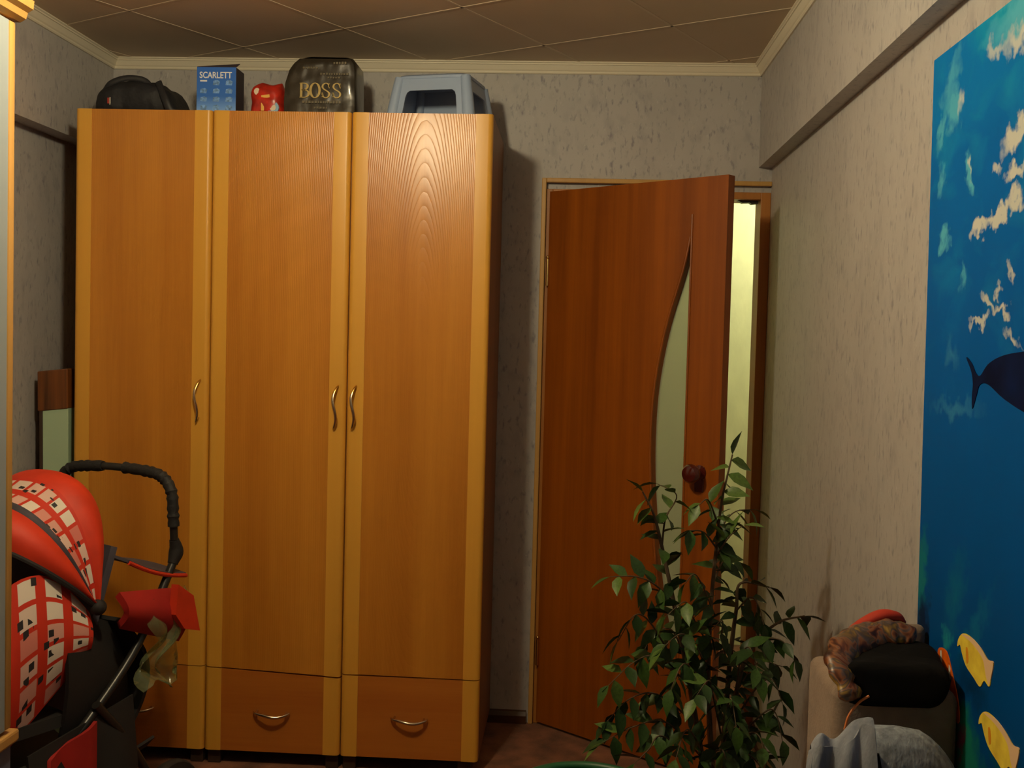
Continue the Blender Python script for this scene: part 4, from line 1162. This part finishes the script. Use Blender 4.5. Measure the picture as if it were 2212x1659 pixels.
# ================================================================== STROLLER
m_sred = mat('stroller_red', (0.62, 0.035, 0.008), .6, var=.12, vscale=12, bump=.25, bscale=26)
m_sred2 = mat('stroller_red_lining', (0.34, 0.010, 0.007), .7, var=.1, vscale=12)
m_sgrey = mat('stroller_grey', (0.055, 0.050, 0.070), .7, var=.2, vscale=20, bump=.2)
m_sblk = mat('stroller_black', (0.010, 0.009, 0.010), .75)
m_tubeb = mat('stroller_tube', (0.016, 0.015, 0.014), .35)
m_foamg = mat('foam_grip', (0.012, 0.012, 0.013), .7, bump=.4, bscale=120)
m_tyre = mat('tyre', (0.014, 0.013, 0.013), .7)
m_clear = mat('clear_film', (0.80, 0.88, 0.50), .10, trans=.9, bump=.9, bscale=14)
def checker_mat(name='checked_cloth', s1=(2.6, 5.4, 1), s2=(7, 10.5, 1)):
    """red cloth with rows of white blocks and black bits, in uv"""
    m = bpy.data.materials.new(name); m.use_nodes = True
    n, l = nodes_of(m); b = n['Principled BSDF']
    uv = n.new('ShaderNodeUVMap')
    def brick(scale, c1, c2, mort, msize, off, w_, h_):
        mp = n.new('ShaderNodeMapping'); mp.inputs['Scale'].default_value = scale; l.new(uv.outputs[0], mp.inputs['Vector'])
        bk = n.new('ShaderNodeTexBrick'); bk.offset = off; bk.inputs['Scale'].default_value = 1
        bk.inputs['Color1'].default_value = c1; bk.inputs['Color2'].default_value = c2; bk.inputs['Mortar'].default_value = mort
        bk.inputs['Mortar Size'].default_value = msize; bk.inputs['Mortar Smooth'].default_value = .1
        bk.inputs['Brick Width'].default_value = w_; bk.inputs['Row Height'].default_value = h_; bk.inputs['Bias'].default_value = -.15
        l.new(mp.outputs[0], bk.inputs['Vector'])
        return bk
    red = (.60, .030, .010, 1); wht = (.78, .70, .62, 1); blk = (.02, .018, .022, 1)
    b1 = brick(s1, wht, red, red, .10, .0, .5, .9)
    b2 = brick(s2, (0, 0, 0, 1), (1, 1, 1, 1), (0, 0, 0, 1), .12, .5, .5, .8)
    mp = n.new('ShaderNodeMapping'); mp.inputs['Scale'].default_value = (2.3, 3.1, 1); l.new(uv.outputs[0], mp.inputs['Vector'])
    nz = n.new('ShaderNodeTexNoise'); nz.inputs['Scale'].default_value = 1.6; nz.inputs['Detail'].default_value = 0; l.new(mp.outputs[0], nz.inputs['Vector'])
    th = n.new('ShaderNodeMath'); th.operation = 'GREATER_THAN'; th.inputs[1].default_value = .53; l.new(nz.outputs['Fac'], th.inputs[0])
    th2 = n.new('ShaderNodeMath'); th2.operation = 'GREATER_THAN'; th2.inputs[1].default_value = .45; l.new(b2.outputs['Color'], th2.inputs[0])
    ml = n.new('ShaderNodeMath'); ml.operation = 'MULTIPLY'; l.new(th.outputs[0], ml.inputs[0]); l.new(th2.outputs[0], ml.inputs[1])
    mx = n.new('ShaderNodeMixRGB'); mx.inputs[2].default_value = blk; l.new(ml.outputs[0], mx.inputs[0]); l.new(b1.outputs['Color'], mx.inputs[1])
    l.new(mx.outputs[0], b.inputs['Base Color']); b.inputs['Roughness'].default_value = .65
    return m
m_check = checker_mat()
m_check2 = checker_mat('checked_trim', (.9, 15, 1), (2.2, 30, 1))
SO = Vector((-1.452, -1.218, 0))
SF = Vector((-.34, -.94, 0)).normalized(); SL = Vector((.94, -.34, 0)).normalized(); SU = Vector((0, 0, 1))
st = thing('baby_stroller', SO, 'red and black baby stroller with checked lining and a folded hood beside the wardrobe', 'stroller')
def K(f_, l_, z):
    return SO + SF * f_ + SL * l_ + SU * z
HUBZ, HR, HW = .725, .335, .215
def bow(phi, t, R, W_, e=.82):
    """t 0..1 from the left hub over the top to the right hub; phi 90 = straight up"""
    a = PI * (1 - t); ca, sa = math.cos(a), math.sin(a)
    se = lambda q: math.copysign(abs(q) ** e, q)
    r = R * abs(sa) ** e
    return K(r * math.cos(phi), W_ * se(ca), HUBZ + r * math.sin(phi))
def hood_band(ph0, ph1, R0, R1, puff):
    def fn(u, v):
        ph = ph0 + (ph1 - ph0) * u; R = R0 + (R1 - R0) * u + puff * math.sin(PI * u)
        return bow(math.radians(ph), v, R, HW + puff * .6 * math.sin(PI * u))
    return fn
hood = G().grid(hood_band(104, 84, HR * .99, HR, .018), 10, 48).build('hood', m_sred, st, True, 80)
G().grid(hood_band(84, 64, HR, HR * .97, -.010), 8, 48).build('hood_checked_band', m_check2, hood, True, 80)
G().grid(hood_band(64, 60, HR * .97, HR * .97, .004), 3, 48).build('hood_piping', m_sgrey, hood, True, 80)
G().grid(hood_band(60, 40, HR * .975, HR * .95, .020), 10, 48).build('hood_front_band', m_sred, hood, True, 80)
G().tube([bow(math.radians(39), k / 48, HR * .945, HW) for k in range(49)], .008, 8).build('hood_edge', m_sblk, hood, True)
G().grid(lambda u, v: bow(math.radians(103 - 62 * u), v, HR * .90, HW * .93), 16, 40).build('hood_lining', m_sgrey, hood, True, 80)
# seat shell: backrest, sides with the checked print, seat and leg rest
def wing(sgn):
    def fn(u, v):
        # u along from hub forward, v from top to bottom
        top = .70 + .16 * math.sin(PI * min(1, u * 1.05)) * (1 - .3 * u)
        z = top - (top - (.60 - .20 * u)) * v
        f_ = .00 + .42 * u + .02 * math.sin(PI * v)
        l_ = sgn * (.180 + .035 * math.sin(PI * v) - .020 * u)
        return K(f_, l_, z - .10 * u * v)
    return fn
for sgn in (1, -1):
    G().grid(wing(sgn), 18, 18, .008).build('seat_side', m_check, st, True, 80)
def backr(u, v):
    l_ = -.20 + .40 * u
    return K(-.09 + .15 * v - .03 * math.cos(PI * (u - .5)), l_ * .88, .87 - .42 * v)
G().grid(backr, 14, 14, .02).build('backrest', m_sgrey, st, True, 80)
G().grid(lambda u, v: K(.04 + .30 * v, -.19 + .38 * u, .455 - .02 * math.sin(PI * u) + .02 * v), 12, 8, .03).build('seat', m_sblk, st, True, 80)
G().grid(lambda u, v: K(.34 + .12 * v, -.18 + .36 * u, .475 - .25 * v), 10, 8, .025).build('leg_rest', m_sred2, st, True, 80)
def undertray(u, v):
    l_ = -.215 + .43 * u; e = (2 * u - 1) ** 4
    return K(-.22 + .50 * v, l_, .235 - .02 * math.sin(PI * v) + .07 * e)
G().grid(undertray, 14, 14, .008).build('basket', m_sblk, st, True, 80)
# red cloth hanging at the near side under the seat
def skirt(u, v):
    return K(-.12 + .36 * u, .225 + .018 * math.sin(u * 9) * v + .02 * v, .455 - .20 * v - .05 * u)
G().grid(skirt, 22, 10, .006).build('side_skirt', m_sblk, st, True, 80)
def redp(u, v):
    return K(.03 + .16 * u, .236 + .008 * math.sin(u * 7), .43 - .05 * u - .27 * v)
G().grid(redp, 10, 10, .01).build('red_side_panel', m_sred2, st, True, 80)
# rear apron and storage pocket on the near side
def apron(u, v):
    return K(-.10 - .235 * u, -.17 + .40 * v, .835 - .08 * u + .022 * math.sin(PI * v) - .012 * math.sin(PI * u))
G().grid(apron, 12, 14, .008).build('rear_apron', m_sgrey, st, True, 80)
G().tube([Vector(apron(k / 16, 1.0)) - Vector((0, 0, .008)) for k in range(17)], .006, 8).build('apron_piping', m_sred, st, True)
def pocket(u, v):
    return K(-.06 - .24 * u, .235 + .035 * math.sin(PI * v) , .755 - .035 * u - (.10 + .06 * u) * v)
G().grid(pocket, 12, 12, .02).build('side_pocket', m_sred2, st, True, 80)
g = G()
tri = [K(-.235, .262, .745), K(-.30, .262, .700), K(-.330, .262, .590), K(-.262, .262, .612), K(-.225, .262, .660)]
tri2 = [p + SL * .022 - SF * .004 for p in tri]
g.add(tri + tri2, [(0, 1, 2, 3, 4), (5, 6, 7, 8, 9)] + [(i, (i + 1) % 5, 5 + (i + 1) % 5, 5 + i) for i in range(5)])
g.build('red_flap', m_sred, st)
def film(u, v):
    return K(-.17 - .13 * v + .03 * math.sin(u * 9 + v * 4), .245 + .03 * math.sin(u * 6) * (.3 + u) + .012 * math.sin(v * 17), .70 - .25 * u + .02 * math.sin(v * 8))
G().grid(film, 18, 10, .0015).build('rain_film', m_clear, st, True, 80)
# black shell of the seat seen behind the checked side
def shell(u, v):
    return K(.10 - .24 * u - .05 * u * v, .190 + .030 * math.sin(PI * v) - .05 * u * u, .74 - .10 * u - (.36 - .04 * u) * v)
G().grid(shell, 14, 12, .012).build('seat_shell', m_sblk, st, True, 80)
def rearbag(u, v):
    return K(-.10 - .10 * math.sin(PI * v) - .02 * v, -.19 + .39 * u, .66 - .33 * v)
G().grid(rearbag, 14, 12, .012).build('rear_bag', m_sblk, st, True, 80)
# frame
hl = .222
def handle_path():
    P = []
    left = [(-.29, -hl, .86), (-.285, -hl, .93), (-.285, -hl + .008, 1.0), (-.288, -hl + .045, 1.04), (-.292, -hl + .11, 1.052)]
    right = [(f_, -l_, z) for f_, l_, z in left[::-1]]
    return [K(*p) for p in left + [(-.294, 0, 1.056)] + right]
HPth = catmull(handle_path(), 7)
g = G().tube(HPth, .0115, 12); handle = g.build('push_handle', m_tubeb, st, True)
nH = len(HPth)
def grip(a, b, name):
    seg = HPth[int(a * (nH - 1)):int(b * (nH - 1)) + 1]
    rr_ = [.0165 + .0022 * math.cos(k * 2.6) for k in range(len(seg))]
    G().tube(seg, rr_, 12).build(name, m_foamg, handle, True)
grip(.06, .47, 'foam_grip'); grip(.54, .74, 'foam_grip'); grip(.74, .95, 'foam_grip')
for sgn in (-1, 1):
    G().tube(catmull([K(-.29, sgn * hl, .86), K(-.300, sgn * hl, .825), K(-.285, sgn * hl, .79)], 5), [.014, .015, .017, .018, .020, .021, .021, .020, .018, .016, .015], 12).build('folding_joint', m_sblk, st, True)
    G().tube(catmull([K(-.285, sgn * hl, .79), K(-.22, sgn * hl, .69), K(-.12, sgn * hl, .56), K(.05, sgn * hl, .42), K(.28, sgn * hl, .25), K(.42, sgn * .20, .13)], 5), .0125, 10).build('front_leg', m_tubeb, st, True)
    G().tube(catmull([K(.02, sgn * (hl + .012), .47), K(-.10, sgn * (hl + .012), .33), K(-.23, sgn * (hl + .012), .13)], 5), .0125, 10).build('rear_leg', m_tubeb, st, True)
    G().ball(K(0, sgn * (HW + .004), HUBZ), .022, 14, 8).build('hood_hub', m_sblk, st, True)
    for f_, tag_ in ((-.23, 'rear_wheel'), (.42, 'front_wheel')):
        R_ = .118 if f_ < 0 else .095
        wc = K(f_, sgn * (hl + .012 if f_ < 0 else .20), R_)
        g = G()
        prof = [(.012, -.018), (R_ * .55, -.015), (R_ * .72, -.010), (R_ * .76, -.020), (R_ * .95, -.017), (R_, -.006), (R_, .006), (R_ * .95, .017), (R_ * .76, .020), (R_ * .72, .010), (R_ * .55, .015), (.012, .018)]
        gg = G().lathe(prof, 0, 0, 26)
        off = SL * (sgn * .034)
        g.add([wc + off + SF * p.x + SU * p.y + SL * p.z for p in gg.v], gg.f)
        wh = g.build(tag_, m_tyre, st, True)
        G().tube([wc + off - SL * .022, wc + off + SL * .022], .018, 12).build('hub_cap', m_sgrey, wh, True)
G().tube([K(-.23, -hl - .01, .125), K(-.23, hl + .01, .125)], .010, 10).build('rear_axle', m_tubeb, st, True)
G().tube([K(.42, -.20, .12), K(.42, .20, .12)], .010, 10).build('front_axle', m_tubeb, st, True)
G().tube(catmull([K(.12, -hl, .37), K(.30, -hl + .01, .37), K(.42, -hl + .06, .375), K(.46, 0, .38), K(.42, hl - .06, .375), K(.30, hl - .01, .37), K(.12, hl, .37)], 6), .011, 10).build('front_bar', m_foamg, st, True)
